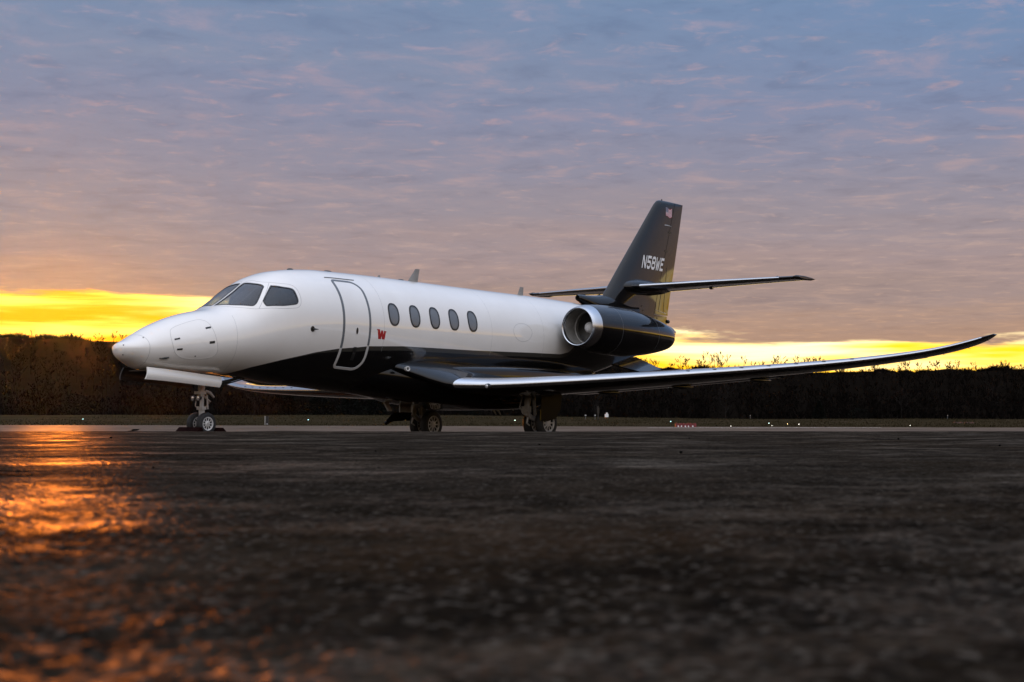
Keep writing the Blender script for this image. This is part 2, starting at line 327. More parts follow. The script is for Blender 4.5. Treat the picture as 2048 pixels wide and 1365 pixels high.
def build_apron():
    ang = np.concatenate([np.linspace(-0.40, 0.40, 460), np.linspace(0.40, 2*math.pi-0.40, 122)[1:-1]])
    rows = 470; u = np.linspace(0, 1, rows)
    rr = np.linspace(1, 400, 4000); rout = np.zeros(len(ang))
    for i, a in enumerate(ang):
        ok = (rr*math.cos(a) < edge_d(-rr*math.sin(a))) & (rr < 240); rout[i] = rr[ok].max()
    rad = 0.22*(rout[None, :]/0.22)**u[:, None]
    d = rad*np.cos(ang)[None, :]; r = -rad*np.sin(ang)[None, :]
    x = CAM[0]+d*FH[0]+r*RH[0]; y = CAM[1]+d*FH[1]+r*RH[1]
    k = 1/(1+(rad/9.0)**2)
    z = gz(d) + 0.0095*vnoise(x*1.1, y*1.1, 1) + 0.0052*vnoise(x*3.1+5, y*3.1, 2) + k*(0.0028*vnoise(x*11, y*11, 3) + 0.0022*vnoise(x*45, y*45, 4) + 0.0034*vnoise(x*120, y*120, 5))
    V = np.stack([x, y, z], -1).reshape(-1, 3); F = quads(rows, len(ang), True)
    F = np.vstack([F])
    # close the hole under the camera
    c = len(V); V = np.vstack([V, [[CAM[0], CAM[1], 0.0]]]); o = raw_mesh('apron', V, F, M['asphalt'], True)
    me = o.data; bm = bmesh.new(); bm.from_mesh(me); bm.verts.ensure_lookup_table(); nb = len(ang)
    for j in range(nb): f = bm.faces.new((bm.verts[c], bm.verts[(j+1) % nb], bm.verts[j])); f.smooth = True
    bmesh.ops.recalc_face_normals(bm, faces=bm.faces); bm.to_mesh(me); bm.free()
    if me.polygons[0].normal.z < 0: me.flip_normals()
    return tag(o, kind='structure', label='dark coarse asphalt apron in the foreground')
build_apron()
# ------------------------------------------------------------------ taxiway beyond the rise, grazing sheen put into its pale colour
def taxi_mat():
    m = bpy.data.materials.new('grazing_sheen_concrete'); m.use_nodes = True; n = NT(m.node_tree); n.n.clear(); t = n.new('ShaderNodeTexCoord').outputs['Object']
    c = n.mix(n.step(n.noise(t, 0.25, 6, 0.65), 0.35, 0.65), (0.070, 0.053, 0.041, 1), (0.118, 0.092, 0.072, 1))
    df = n.new('ShaderNodeBsdfDiffuse'); n.l.new(c, df.inputs[0]); df.inputs[1].default_value = 0.8
    gl = n.new('ShaderNodeBsdfGlossy'); gl.inputs['Roughness'].default_value = 0.42
    mx = n.new('ShaderNodeMixShader'); n.l.new(n.step(n.noise(t, 0.6, 5, 0.6), 0.35, 0.7, 0.01, 0.05), mx.inputs[0]); n.l.new(df.outputs[0], mx.inputs[1]); n.l.new(gl.outputs[0], mx.inputs[2])
    o = n.new('ShaderNodeOutputMaterial'); n.l.new(mx.outputs[0], o.inputs[0]); return m
M['taxi'] = taxi_mat()
def build_taxiway():
    rr = np.linspace(-150, 150, 80); e = edge_d(rr)-0.6; u = np.linspace(0, 1, 30); d = 52+(e[None, :]-52)*u[:, None]; r = np.broadcast_to(rr, d.shape); x, y = xy(d, r)
    o = raw_mesh('taxiway', np.stack([x, y, gz(d)+0.022], -1).reshape(-1, 3), quads(30, 80)[:, ::-1], M['taxi'], True); tag(o, kind='structure', label='taxiway in front of the grass, grazing sheen painted into its pale colour')
build_taxiway()
# ------------------------------------------------------------------ grass field and terrain
def grass_mat(name, a, b_, c_):
    m = bpy.data.materials.new(name); m.use_nodes = True; n = NT(m.node_tree); b = n.n['Principled BSDF']; t = n.new('ShaderNodeTexCoord').outputs['Object']
    f = n.noise(t, 0.12, 5, 0.6); g = n.noise(t, 0.9, 5, 0.65)
    c = n.mix(n.step(f, 0.35, 0.65), a, b_); c = n.mix(n.step(g, 0.45, 0.75, 0.0, 0.8), c, c_)
    df = n.new('ShaderNodeBsdfDiffuse'); n.l.new(c, df.inputs[0]); df.inputs[1].default_value = 0.5; n.l.new(df.outputs[0], n.n['Material Output'].inputs[0]); n.n.remove(b)
    return m
M['grass'] = grass_mat('winter_grass', (0.020, 0.0165, 0.008, 1), (0.034, 0.026, 0.0155, 1), (0.050, 0.038, 0.024, 1))
M['blade'] = grass_mat('grass_blade', (0.026, 0.022, 0.010, 1), (0.042, 0.033, 0.019, 1), (0.064, 0.049, 0.030, 1))
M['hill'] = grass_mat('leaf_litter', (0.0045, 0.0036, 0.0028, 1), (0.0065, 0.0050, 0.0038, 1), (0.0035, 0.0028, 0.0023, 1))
def build_field():
    rr = np.linspace(-190, 190, 200); u = np.linspace(0, 1, 60)**1.3
    e = edge_d(rr)-4; d = e[None, :]+(345-e)[None, :]*u[:, None]; r = np.broadcast_to(rr, d.shape)
    x, y = CAM[0]+d*FH[0]+r*RH[0], CAM[1]+d*FH[1]+r*RH[1]
    z = grass_z(d, r)+0.16*vnoise(x*0.11, y*0.11, 8)*sstep(0, 40, d-edge_d(r))+0.05*vnoise(x*0.5, y*0.5, 9)*sstep(0, 10, d-edge_d(r)) - 0.06*(d < edge_d(r)+0.5)
    o = raw_mesh('grass_field', np.stack([x, y, z], -1).reshape(-1, 3), quads(60, 200)[:, ::-1], M['grass'], True)
    tag(o, kind='structure', label='strip of dull winter grass beyond the apron')
    # tufts
    n = 30000; r = rng.uniform(-80, 75, n); d = edge_d(r)+0.3+rng.power(0.8, n)*170; keep = np.abs(r) < 0.36*d+3; r, d = r[keep], d[keep]; n = len(r)
    x, y = xy(d, r); z = grass_z(d, r)+0.16*vnoise(x*0.11, y*0.11, 8)*sstep(0, 40, d-edge_d(r))
    hh = rng.uniform(0.05, 0.17, n)*(1+0.9*np.clip(vnoise(x*0.2, y*0.2, 12)*2, -0.7, 1)); th = rng.uniform(0, math.pi, n); w = rng.uniform(0.03, 0.10, n)
    lean = rng.normal(0, 0.06, (n, 2)); c, s_ = np.cos(th)*w, np.sin(th)*w
    P = np.stack([np.stack([x-c, y-s_, z-0.03], -1), np.stack([x+c, y+s_, z-0.03], -1), np.stack([x+lean[:, 0], y+lean[:, 1], z+hh], -1)], 1)
    o = raw_mesh('grass', P.reshape(-1, 3), np.arange(n*3).reshape(-1, 3), M['blade']); tag(o, kind='stuff', label='rough tufts of faded grass beside the taxiway')
build_field()
RIDGE_X = [-9000, 0, 230, 700, 1320, 1500, 1700, 2048, 9000]; RIDGE_T = [0.050, 0.0553, 0.0532, 0.047, 0.0397, 0.037, 0.0338, 0.0312, 0.030]
RIDGE_D = 850.0; TREE_T = 0.0030
def hill_z(d, r, dist):
    """height of the terrain for a point at horizontal distance dist"""
    px = 1024+FPX*np.clip(r/np.maximum(d, 1), -3, 3)
    t = np.interp(px, RIDGE_X, RIDGE_T)-TREE_T
    top = t*RIDGE_D
    wv = sstep(0.35, 0.80, d/np.maximum(dist, 1)); top = top*wv+np.minimum(top, 22)*(1-wv)
    up = sstep(345, RIDGE_D, dist)
    return -0.6+top*(0.85*up+0.15*np.clip((dist-345)/(RIDGE_D-345), 0, 1)) - sstep(RIDGE_D, 3500, dist)*60 + np.where(dist > 345, 1.2, 0)*sstep(330, 400, dist)
def build_terrain():
    ang = np.concatenate([np.linspace(-0.5, 0.5, 620, endpoint=False), np.linspace(0.5, 2*math.pi-0.5, 420, endpoint=False)]); rad = np.concatenate([np.linspace(150, 330, 10), np.linspace(345, 1200, 50), np.array([1450, 1800, 2300])])
    d = rad[:, None]*np.cos(ang); r = -rad[:, None]*np.sin(ang); x, y = xy(d, r); dist = np.broadcast_to(rad[:, None], d.shape)
    z = hill_z(d, r, dist)+sstep(400, 600, dist)*(6*vnoise(x*0.008, y*0.008, 21)+2.2*vnoise(x*0.035, y*0.035, 22)+2.4*sstep(700, 820, dist)*vnoise(x*0.13, y*0.13, 23))
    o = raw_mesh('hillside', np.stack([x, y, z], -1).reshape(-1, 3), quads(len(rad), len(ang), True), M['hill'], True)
    if o.data.polygons[0].normal.z < 0: o.data.flip_normals()
    tag(o, kind='structure', label='long dark wooded ridge behind the airfield')
build_terrain()
# ------------------------------------------------------------------ trees
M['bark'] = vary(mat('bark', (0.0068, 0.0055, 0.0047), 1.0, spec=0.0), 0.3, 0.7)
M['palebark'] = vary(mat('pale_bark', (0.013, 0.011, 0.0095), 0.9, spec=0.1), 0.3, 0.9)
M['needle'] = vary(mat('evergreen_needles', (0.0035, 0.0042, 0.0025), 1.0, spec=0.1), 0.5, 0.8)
def tri_tube(V, T, p, q, r0, r1, n=3):
    p, q = np.asarray(p, float), np.asarray(q, float); t = q-p; t /= np.linalg.norm(t)+1e-9
    a = np.cross(t, [0.3, 0.9, 0.1]); a /= np.linalg.norm(a)+1e-9; b = np.cross(t, a); k = len(V)
    for o, r in ((p, r0), (q, r1)):
        for j in range(n): th = 2*math.pi*j/n; V.append(o+r*(math.cos(th)*a+math.sin(th)*b))
    for j in range(n):
        j2 = (j+1) % n; T.append((k+j, k+j2, k+n+j2)); T.append((k+j, k+n+j2, k+n+j))
def twig(V, T, p, dirv, L, w, rg):
    s = np.cross(dirv, rg.normal(size=3)); s /= np.linalg.norm(s)+1e-9; k = len(V)
    V += [p-s*w, p+s*w, p+dirv*L]; T.append((k, k+1, k+2))
def bare_tree(seed, H=16, twigs=90, limbs=15, wtw=0.07, low=0.14):
    rg = np.random.default_rng(seed); V, T = [], []; sway = rg.normal(0, 0.35, 2)
    pts = [np.array([sway[0]*(i/4)**2, sway[1]*(i/4)**2, H*0.9*i/4]) for i in range(5)]
    r0 = H*0.014
    for i in range(4): tri_tube(V, T, pts[i], pts[i+1], r0*(1-i*0.22), r0*(1-(i+1)*0.22)+0.01, 4)
    ends = []
    for i in range(limbs):
        t = rg.uniform(low, 0.97); k = min(3, int(t*4)); p = pts[k]+(pts[k+1]-pts[k])*(t*4-k); az = rg.uniform(0, 2*math.pi); el = rg.uniform(0.35, 1.1)
        L = H*rg.uniform(0.18, 0.34)*(1.15-0.7*abs(t-0.55)); dv = np.array([math.cos(az)*math.cos(el), math.sin(az)*math.cos(el), math.sin(el)])
        m_ = p+dv*L*0.5; d2 = dv+np.array([0, 0, 0.35]); d2 /= np.linalg.norm(d2); e = m_+d2*L*0.5
        tri_tube(V, T, p, m_, r0*0.42*(1.1-t), r0*0.25*(1.1-t)); tri_tube(V, T, m_, e, r0*0.25*(1.1-t), 0.015); ends += [(m_, dv), (e, d2), ((m_+e)/2, d2)]
    ends.append((pts[4], np.array([0, 0, 1.])))
    for i in range(twigs):
        p, dv = ends[rg.integers(len(ends))]; d2 = dv+rg.normal(0, 0.55, 3)+np.array([0, 0, 0.25]); d2 /= np.linalg.norm(d2)
        twig(V, T, p, d2, rg.uniform(0.8, 2.2)*H/16, wtw*rg.uniform(0.6, 1.3), rg)
    return np.array(V), np.array(T)
def build_forest():
    tpl = [bare_tree(100+i, 11.0, 110, 9, 0.15) for i in range(5)]
    scrub = []
    for q in range(4):
        rg = np.random.default_rng(150+q); V, T = [], []
        for k in range(70):
            a, rr_ = rg.uniform(0, 6.28), 2.6*math.sqrt(rg.uniform(0, 1)); p = np.array([math.cos(a)*rr_, math.sin(a)*rr_, rg.uniform(-0.5, 1.6-0.2*rr_*rr_)]); dv = np.array([math.cos(a)*.35, math.sin(a)*.35, 1.0])+rg.normal(0, .3, 3)
            twig(V, T, p, dv/np.linalg.norm(dv), rg.uniform(1.2, 2.6), rg.uniform(.10, .34), rg)
        scrub.append((np.array(V), np.array(T)))
    n = 10500; ang = np.where(rng.uniform(0, 1, n) < 0.85, rng.uniform(-0.42, 0.42, n), rng.uniform(-0.75, 0.75, n)); u = rng.uniform(0, 1, n); dist = np.where(u < 0.12, rng.uniform(338, 362, n), np.where(u < 0.26, rng.uniform(362, 660, n), np.where(u < 0.36, rng.uniform(780, 870, n), rng.uniform(822, 862, n))))
    Vs, Ts, k = [], [], 0
    for i in range(n):
        d, r = dist[i]*math.cos(ang[i]), -dist[i]*math.sin(ang[i]); x, y = xy(d, r)
        z = float(hill_z(np.array(d), np.array(r), np.array(dist[i])))-0.4
        if dist[i] > 400: z += float(6*vnoise(np.array(x*0.008), np.array(y*0.008), 21)+2.2*vnoise(np.array(x*0.035), np.array(y*0.035), 22))*float(sstep(400, 600, dist[i]))
        v, t = tpl[i % 5] if u[i] < 0.36 else scrub[i % 4]; s = rng.uniform(0.5, 0.9)*(0.8 if u[i] < 0.12 else 1)*(0.5 if i % 5 < 2 and u[i] < 0.36 else 1)*(0.27 if 0.26 < u[i] < 0.36 else 1)*(1.25 if u[i] >= 0.36 else 1); a = rng.uniform(0, 6.28); c_, s_ = math.cos(a), math.sin(a)
        if u[i] >= 0.26:
            q = float(vnoise(np.array(ang[i]*70), np.array(0.5), 31))+0.8*float(vnoise(np.array(ang[i]*190), np.array(3.5), 32)); s *= min(2.3, max(0.18, 0.75+2.2*q))
        vv = v*s; vv = np.stack([vv[:, 0]*c_-vv[:, 1]*s_+x, vv[:, 0]*s_+vv[:, 1]*c_+y, vv[:, 2]+z], -1)
        Vs.append(vv); Ts.append(t+k); k += len(v)
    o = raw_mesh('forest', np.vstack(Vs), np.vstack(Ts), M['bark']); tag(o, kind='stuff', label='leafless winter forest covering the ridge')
build_forest()
def place_ground(px, d):
    r = at_px(px, d); x, y = xy(d, r)
    z = float(grass_z(np.array(d), np.array(r))) if d > edge_d(r) else float(gz(d))
    return x, y, z
def evergreen(px, d, H, wid, label, seed, bushy=False, group=None):
    x, y, z = place_ground(px, d); z -= 0.15; rg = np.random.default_rng(seed)
    t = thing('evergreen_shrub' if bushy else 'evergreen_tree', label, 'shrub' if bushy else 'tree', group, (x, y, z))
    V, T = [], []; tri_tube(V, T, (0, 0, 0), (0, 0, H*0.9), 0.03*H, 0.01, 6)
    for i in range(10):
        h = H*rg.uniform(0.1, 0.8); az = rg.uniform(0, 6.28); L = wid*0.75*(1-h/H)**0.6; tri_tube(V, T, (0, 0, h), (math.cos(az)*L, math.sin(az)*L, h+0.1*H), 0.008*H, 0.01)
    o = raw_mesh('trunk', V, T, M['bark']); o.parent = t
    V, T = [], []; n = 1500 if not bushy else 1100
    for i in range(n):
        h = rg.uniform(0.02, 1.0); az = rg.uniform(0, 6.28); prof = (1-h)**0.75 if not bushy else math.sqrt(max(0, 1-(1.6*h-0.6)**2))
        lump = 1+0.28*math.sin(az*3+seed)+0.22*math.sin(az*5+h*9+seed*2)+0.18*math.sin(h*17+az)
        rad = wid*prof*lump*math.sqrt(rg.uniform(0.15, 1)); p = np.array([math.cos(az)*rad, math.sin(az)*rad, H*h])
        dv = np.array([math.cos(az), math.sin(az), rg.uniform(-0.2, 0.9)])+rg.normal(0, 0.35, 3); dv /= np.linalg.norm(dv); twig(V, T, p, dv, rg.uniform(0.3, 0.75)*H/5, 0.10*H/5, rg)
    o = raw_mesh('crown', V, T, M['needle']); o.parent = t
    return t
gE = 'dark evergreens along the foot of the ridge'
for a in [(578, 322, 5.4, 2.6, 'ragged dark evergreen at the left end of the clump seen under the jet belly', 11, False), (640, 330, 6.3, 3.4, 'tallest dark evergreen of the clump seen under the jet belly', 12, False),
          (702, 326, 5.6, 3.2, 'broad dark evergreen in the middle of the clump seen under the jet belly', 13, False), (752, 334, 5.8, 3.0, 'dark evergreen of the clump nearest the open main gear door', 14, False),
          (150, 318, 4.6, 3.2, 'low dark evergreen bush by itself left of the jet nose', 15, True), (1637, 330, 4.2, 1.5, 'narrow dark conifer standing alone under the raised wing', 16, False),
          (1716, 326, 2.6, 2.2, 'low rounded dark bush to the right of the lone conifer', 17, True), (935, 330, 4.4, 2.5, 'dark evergreen seen between the two main wheel sets', 18, False)]: evergreen(*a, group=gE)
def lone_tree(px, d, H, label, seed):
    x, y, z = place_ground(px, d); z -= 0.2; t = thing('bare_tree', label, 'tree', 'bare trees at the edge of the field', (x, y, z))
    v, tr = bare_tree(seed, H, 170, 18, 0.05); nt = 4*8
    o = raw_mesh('trunk', v[:32], tr[:nt], M['palebark']); o.parent = t
    used = tr[nt:]; lo = used.min(); o = raw_mesh('crown', v[lo:], used-lo, M['palebark']); o.parent = t
for a in [(30, 330, 10, 'pale bare tree at the left end of the field edge', 51), (300, 334, 9, 'thin bare tree just right of the low evergreen bush', 52), (508, 328, 8.5, 'bare tree behind the black marker box', 53),
          (1190, 332, 9.5, 'bare tree behind the white field sign', 54), (1450, 330, 9, 'bare tree beyond the row of red barricades', 55), (1802, 328, 8, 'bare tree between the low bush and the brown barricades', 56), (1985, 331, 9, 'bare tree right of the brown barricades', 57)]: lone_tree(*a)
# ================================================================== the jet
ST = dict(
zt=[(0,1.40),(.03,1.472),(.1,1.515),(.19,1.55),(.47,1.70),(.73,1.835),(1.29,2.045),(1.65,2.135),(1.9,2.185),(2.15,2.27),(2.6,2.545),(2.9,2.755),(3.2,2.915),(3.55,3.025),(4.06,3.10),(4.67,3.14),(5.81,3.15),(7.66,3.135),(9,3.12),(12,3.09),(13.8,3.04),(15,3.0),(16,2.95),(17,2.85),(18,2.72),(18.45,2.6)],
zb=[(0,1.40),(.03,1.305),(.1,1.225),(.2,1.17),(.48,1.05),(1,1.0),(2.2,.97),(2.9,.942),(3.4,.885),(4.5,.80),(5.9,.71),(8,.70),(10,.78),(12,.98),(13,1.08),(14,1.27),(15,1.5),(16,1.75),(17,2.0),(18,2.25),(18.45,2.5)],
w=[(0,0.0005),(.03,.125),(.1,.23),(.3,.37),(.6,.495),(1,.62),(1.5,.765),(2,.88),(2.5,.955),(3,1.01),(3.5,1.045),(4.2,1.065),(5,1.07),(12,1.07),(13,1.05),(14,.98),(15,.85),(16,.68),(17,.48),(18,.26),(18.45,.05)],
n=[(0,2.),(1,2.1),(1.6,2.3),(2.0,2.4),(2.6,2.45),(3.3,2.35),(4.5,2.1),(5.5,2.),(18.45,2.)],
zc=[(0,1.40),(.5,1.42),(1,1.48),(2,1.62),(3,1.85),(4,2.02),(4.7,2.06),(12,2.06),(14,2.15),(16,2.35),(18,2.5),(18.45,2.55)])
def pchip(a):
    a = np.array(a); x, y = a[:, 0], a[:, 1]; h = np.diff(x); d = np.diff(y)/h; m = np.zeros(len(x))
    for i in range(1, len(x)-1):
        if d[i-1]*d[i] > 0: w1 = 2*h[i]+h[i-1]; w2 = h[i]+2*h[i-1]; m[i] = (w1+w2)/(w1/d[i-1]+w2/d[i])
    m[0] = d[0]; m[-1] = d[-1]
    def f(q):
        q = np.clip(q, x[0], x[-1]); i = np.clip(np.searchsorted(x, q)-1, 0, len(h)-1); t = (q-x[i])/h[i]
        return (2*t**3-3*t**2+1)*y[i]+(t**3-2*t**2+t)*h[i]*m[i]+(-2*t**3+3*t**2)*y[i+1]+(t**3-t**2)*h[i]*m[i+1]
    return f
fz, fb, fw, fn, fc = (pchip(ST[k]) for k in ('zt', 'zb', 'w', 'n', 'zc'))
def SP(X, ph, off=0.0, sd=-1):
    """point on the fuselage skin: station X, section angle ph (0 = widest, + = up), sd -1 port, +1 starboard"""
    c = float(fc(X)); s, co = math.sin(ph), math.cos(ph); up = s >= 0; h = float(fz(X))-c if up else c-float(fb(X)); n = float(fn(X)) if up else 2.0
    p = np.array([X, sd*float(fw(X))*math.copysign(abs(co)**(2/n), co), c+h*math.copysign(abs(s)**(2/n), s)])
    return p+SN(p)*off if off else p
def SF(p):
    c = float(fc(p[0])); up = p[2] >= c; h = float(fz(p[0]))-c if up else c-float(fb(p[0])); n = float(fn(p[0])) if up else 2.0
    return abs(p[1]/max(float(fw(p[0])), 1e-4))**n+abs((p[2]-c)/max(h, 1e-4))**n-1
def SN(p):
    e = 1e-3; g = np.array([SF(p+np.array(d)*e)-SF(p-np.array(d)*e) for d in ((1, 0, 0), (0, 1, 0), (0, 0, 1))]); return g/(np.linalg.norm(g)+1e-12)
LINE = np.array([(1.3, .6), (1.9, .90), (2.223, 1.011), (2.576, 1.135), (3.179, 1.289), (3.934, 1.454), (4.48, 1.54), (5.038, 1.591), (5.309, 1.621), (6.323, 1.661), (8.67, 1.661), (10.6, 1.687), (11.78, 1.695), (12.07, 1.752), (12.5, 2.05), (13.2, 2.7), (13.75, 3.2), (14.5, 4.5), (19, 9)])
def paint(V):
    V = np.asarray(V); return {'paint_line': V[:, 2]-np.interp(V[:, 0], LINE[:, 0], LINE[:, 1]), 'band_width': np.interp(V[:, 0], [2.5, 3.2, 4, 5, 12, 12.6], [.004, .012, .03, .085, .09, .06])}
JET = thing('business_jet', 'white over black twin-engine business jet with upswept wing tips, parked on the apron', 'aircraft')
def smooth_closed(pts, k=6):
    p = np.asarray(pts, float); n = len(p); out = []
    for i in range(n):
        a, b, c, d = p[i-1], p[i], p[(i+1) % n], p[(i+2) % n]
        for t in np.linspace(0, 1, k, endpoint=False): out.append(0.5*((2*b)+(-a+c)*t+(2*a-5*b+4*c-d)*t*t+(-a+3*b-3*c+d)*t**3))
    return np.array(out)
def rrect(x0, x1, y0, y1, rad, k=8, sy=1.0):
    """rounded rectangle, radii = bottom-left, bottom-right, top-right, top-left; y is an angle (sy = metres per radian)"""
    out = []
    for (cx, cy, q, r) in ((x0, y0, 180, rad[0]), (x1, y0, 270, rad[1]), (x1, y1, 0, rad[2]), (x0, y1, 90, rad[3])):
        ox = cx+(r if cx == x0 else -r); oy = cy+(r/sy if cy == y0 else -r/sy)
        for t in np.linspace(q, q+90, k): out.append((ox+r*math.cos(R(t)), oy+r/sy*math.sin(R(t))))
    res = []
    for i in range(len(out)):                                   # subdivide long sides
        a, b = np.array(out[i]), np.array(out[(i+1) % len(out)]); L = math.hypot(b[0]-a[0], (b[1]-a[1])*sy); m_ = max(1, int(L/0.06))
        res += [a+(b-a)*j/m_ for j in range(m_)]
    return np.array(res)
def strip(path, width, height, closed=True, sd=-1, inset=0.001, shift=0.0, mb=None):
    """raised flat strip following a path on the skin"""
    P = np.array([SP(a, b, 0, sd) for a, b in path]); n = len(P); mb = mb or MB(); G = []
    for i in range(n):
        t = (P[(i+1) % n]-P[(i-1) % n]) if closed else P[min(i+1, n-1)]-P[max(i-1, 0)]
        t /= np.linalg.norm(t)+1e-9; nn = SN(P[i]); b = np.cross(nn, t); q = P[i]+b*shift
        G.append([q-b*width/2-nn*inset, q-b*width*0.42+nn*height, q+b*width*0.42+nn*height, q+b*width/2-nn*inset])
    mb.grid(G, cu=closed); return mb
def patch(path, off, sd=-1, rings=5, mb=None):
    p = np.asarray(path, float); c = p.mean(0); mb = mb or MB(); G = [[SP(*(c+(q-c)*s), off, sd) for q in p] for s in np.linspace(1, 0.06, rings)]
    k = mb.n; mb.grid(G, cv=True); n = len(p); mb.add([SP(*c, off, sd)], []); ci = mb.n-1; b0 = k+(rings-1)*n
    mb.f += [(b0+i, b0+(i+1) % n, ci) for i in range(n)]; return mb
# ---------------- cockpit glazing outlines (station, section angle)
WIN_FRONT = smooth_closed([(2.19, 1.50), (2.215, 1.547), (2.55, 1.547), (2.84, 1.547), (2.885, 1.50), (2.885, 1.33), (2.912, 1.157), (2.905, 1.048), (2.828, .985), (2.65, .825), (2.545, .745), (2.458, .772), (2.286, 1.085), (2.215, 1.36)], 5)
WIN_SIDE = smooth_closed([(3.002, .931), (3.045, .922), (3.202, .78), (3.34, .696), (3.396, .635), (3.409, .526), (3.412, .419), (3.391, .372), (3.324, .349), (3.036, .391), (2.75, .516), (2.706, .584), (2.706, .68), (2.745, .728)], 5)
def inside(poly, x, y):
    px, py = poly[:, 0], poly[:, 1]; qx, qy = np.roll(px, -1), np.roll(py, -1); r = np.zeros(np.shape(x), bool)
    for a, b, c, d in zip(px, py, qx, qy):
        cond = ((b > y) != (d > y)) & (x < (c-a)*(y-b)/((d-b) if abs(d-b) > 1e-12 else 1e-12)+a); r ^= cond
    return r
def build_fuselage():
    Xs = np.concatenate([18.45*0+np.array([0, .004, .012, .025, .045]), np.linspace(.07, 1.0, 26), np.linspace(1.04, 2.1, 24), np.arange(2.12, 3.5, .02), np.linspace(3.54, 13, 112), np.linspace(13.1, 18.45, 54)])
    s = np.linspace(1, 0, 76)**1.5; up = math.pi/2*(1-s); lo = np.linspace(-math.pi/2, 0, 60, endpoint=False)
    half = np.concatenate([lo, up]); ph = np.concatenate([half, math.pi-half[1:-1][::-1]])
    V = np.array([[SP(X, p) for p in ph] for X in Xs]).reshape(-1, 3); nb = len(ph); F = []
    for i in range(len(Xs)-1):
        for j in range(nb):
            j2 = (j+1) % nb
            F.append((i*nb+j, (i+1)*nb+j, (i+1)*nb+j2, i*nb+j2))
    F = np.array(F); fx = Xs[F[:, 0]//nb]+0.01; pj = ph[F[:, 0] % nb]; pj2 = ph[F[:, 2] % nb]; pj2 = np.where(pj2 < pj-3, pj2+2*math.pi, pj2); pm = (pj+pj2)/2; pm = np.where(pm > math.pi/2, math.pi-pm, pm)
    hole = (fx > 2.1) & (fx < 3.5) & (inside(WIN_FRONT, fx, pm) | inside(WIN_SIDE, fx, pm))
    # open nose gear bay and rear cap
    V_ = V; mb = MB(); mb.v = [V_]; mb.n = len(V_); mb.f = [tuple(int(q) for q in f) for f in F[~hole]]; mb.f.append(tuple((len(Xs)-1)*nb+j for j in range(nb)))
    o = mb.build('fuselage', M['livery'], JET, angle=40, attrs=paint(V_)); return o
FUS = build_fuselage()
def on_skin(name, mb, m, parent=FUS, angle=40, painted=False):
    return mb.build(name, m, parent, angle=angle, attrs=paint(np.vstack(mb.v)) if painted else None)
# cockpit windows
FRAME = smooth_closed([(2.13, 1.53), (2.15, 1.30), (2.237, 1.0), (2.411, .705), (2.572, .55), (2.967, .345), (3.308, .275), (3.43, .295), (3.485, .38), (3.497, .513), (3.476, .66), (3.41, .775), (3.215, .905), (3.075, 1.05), (2.975, 1.25), (2.945, 1.535), (2.6, 1.562), (2.3, 1.558)], 5)
for sd in (-1, 1):
    for nm, poly in (('windshield', WIN_FRONT), ('cockpit_window', WIN_SIDE)):
        o = on_skin(nm, patch(poly, -0.004, sd, 6), M['glass'], JET)
        on_skin('window_seal', strip(poly, 0.034, 0.004, True, sd, 0.012), M['blackmark'], o)
    on_skin('window_surround_seam', strip(FRAME, 0.007, 0.0015, True, sd), M['seam'])
    on_skin('window_surround_seam', strip([(3.05+(2.557-3.05)*t, 1.055+(.57-1.055)*t) for t in np.linspace(0, 1, 20)], 0.008, 0.0015, False, sd), M['seam'])
# cockpit interior: glareshield, seats, bulkhead
ck = MB(); ck.box((2.80, 0, 2.16), (0.45, 1.4, 0.14)); ck.build('glareshield', M['interior'], JET, smooth=False)
ck = MB(); ck.lathe([(0, .95), (.05, .95)], (4.15, 0, 2.05), (1, 0, 0), 32, cap0=True, cap1=True); ck.build('cockpit_bulkhead', M['interior'], JET)
for sy in (-0.42, 0.42):
    se = MB(); se.box((3.62, sy, 2.05), (0.14, 0.46, 0.7)); se.box((3.66, sy, 2.48), (0.10, 0.26, 0.2)); se.box((3.4, sy, 1.72), (0.5, 0.46, 0.14)); se.build('pilot_seat', M['interior'], JET, smooth=False)
# cabin windows
for sd in (-1, 1):
    for i, cx in enumerate((6.0, 6.64, 7.26, 7.88, 8.50)):
        poly = np.array([(cx+0.142*math.copysign(abs(math.cos(t))**0.80, math.cos(t)), 0.215+0.205*math.copysign(abs(math.sin(t))**0.80, math.sin(t))) for t in np.linspace(0, 2*math.pi, 44, endpoint=False)])
        o = on_skin('cabin_window', patch(poly, 0.003, sd, 5), M['shade'], JET)
        on_skin('window_frame', strip(poly, 0.036, 0.007, True, sd), M['blackmark'], o)
        on_skin('inner_trim', strip(np.array(poly.mean(0)+(poly-poly.mean(0))*0.86), 0.010, 0.006, True, sd, -0.002), M['gasket'], o)
# cabin door
DOOR = rrect(4.555, 5.285, -0.757, 0.870, (0.07, 0.26, 0.26, 0.07), 8, 1.07)
door = on_skin('cabin_door', patch(DOOR, 0.003, -1, 9), M['livery'], JET, painted=True)
zpl = lambda q: SP(*q)[2]-np.interp(q[0], LINE[:, 0], LINE[:, 1])
dens = np.array([DOOR[i]+(DOOR[(i+1) % len(DOOR)]-DOOR[i])*t for i in range(len(DOOR)) for t in (0, .25, .5, .75)])
st = np.array([zpl(q) > 0 for q in dens]); i0 = next(i for i in range(len(st)) if st[i] and not st[i-1]); dens = np.roll(dens, -i0, 0); st = np.roll(st, -i0); k = int(np.argmin(st)) if not st.all() else len(st)
on_skin('door_seal', strip(dens[:k], 0.064, 0.006, False), M['gasket'], door); on_skin('door_seal', strip(dens[k-1:], 0.064, 0.006, False), M['silver'], door)
on_skin('door_handle', patch([(4.923+0.030*math.cos(t), -0.120+0.050*math.sin(t)) for t in np.linspace(0, 6.283, 20, endpoint=False)], 0.007), M['blackmark'], door)
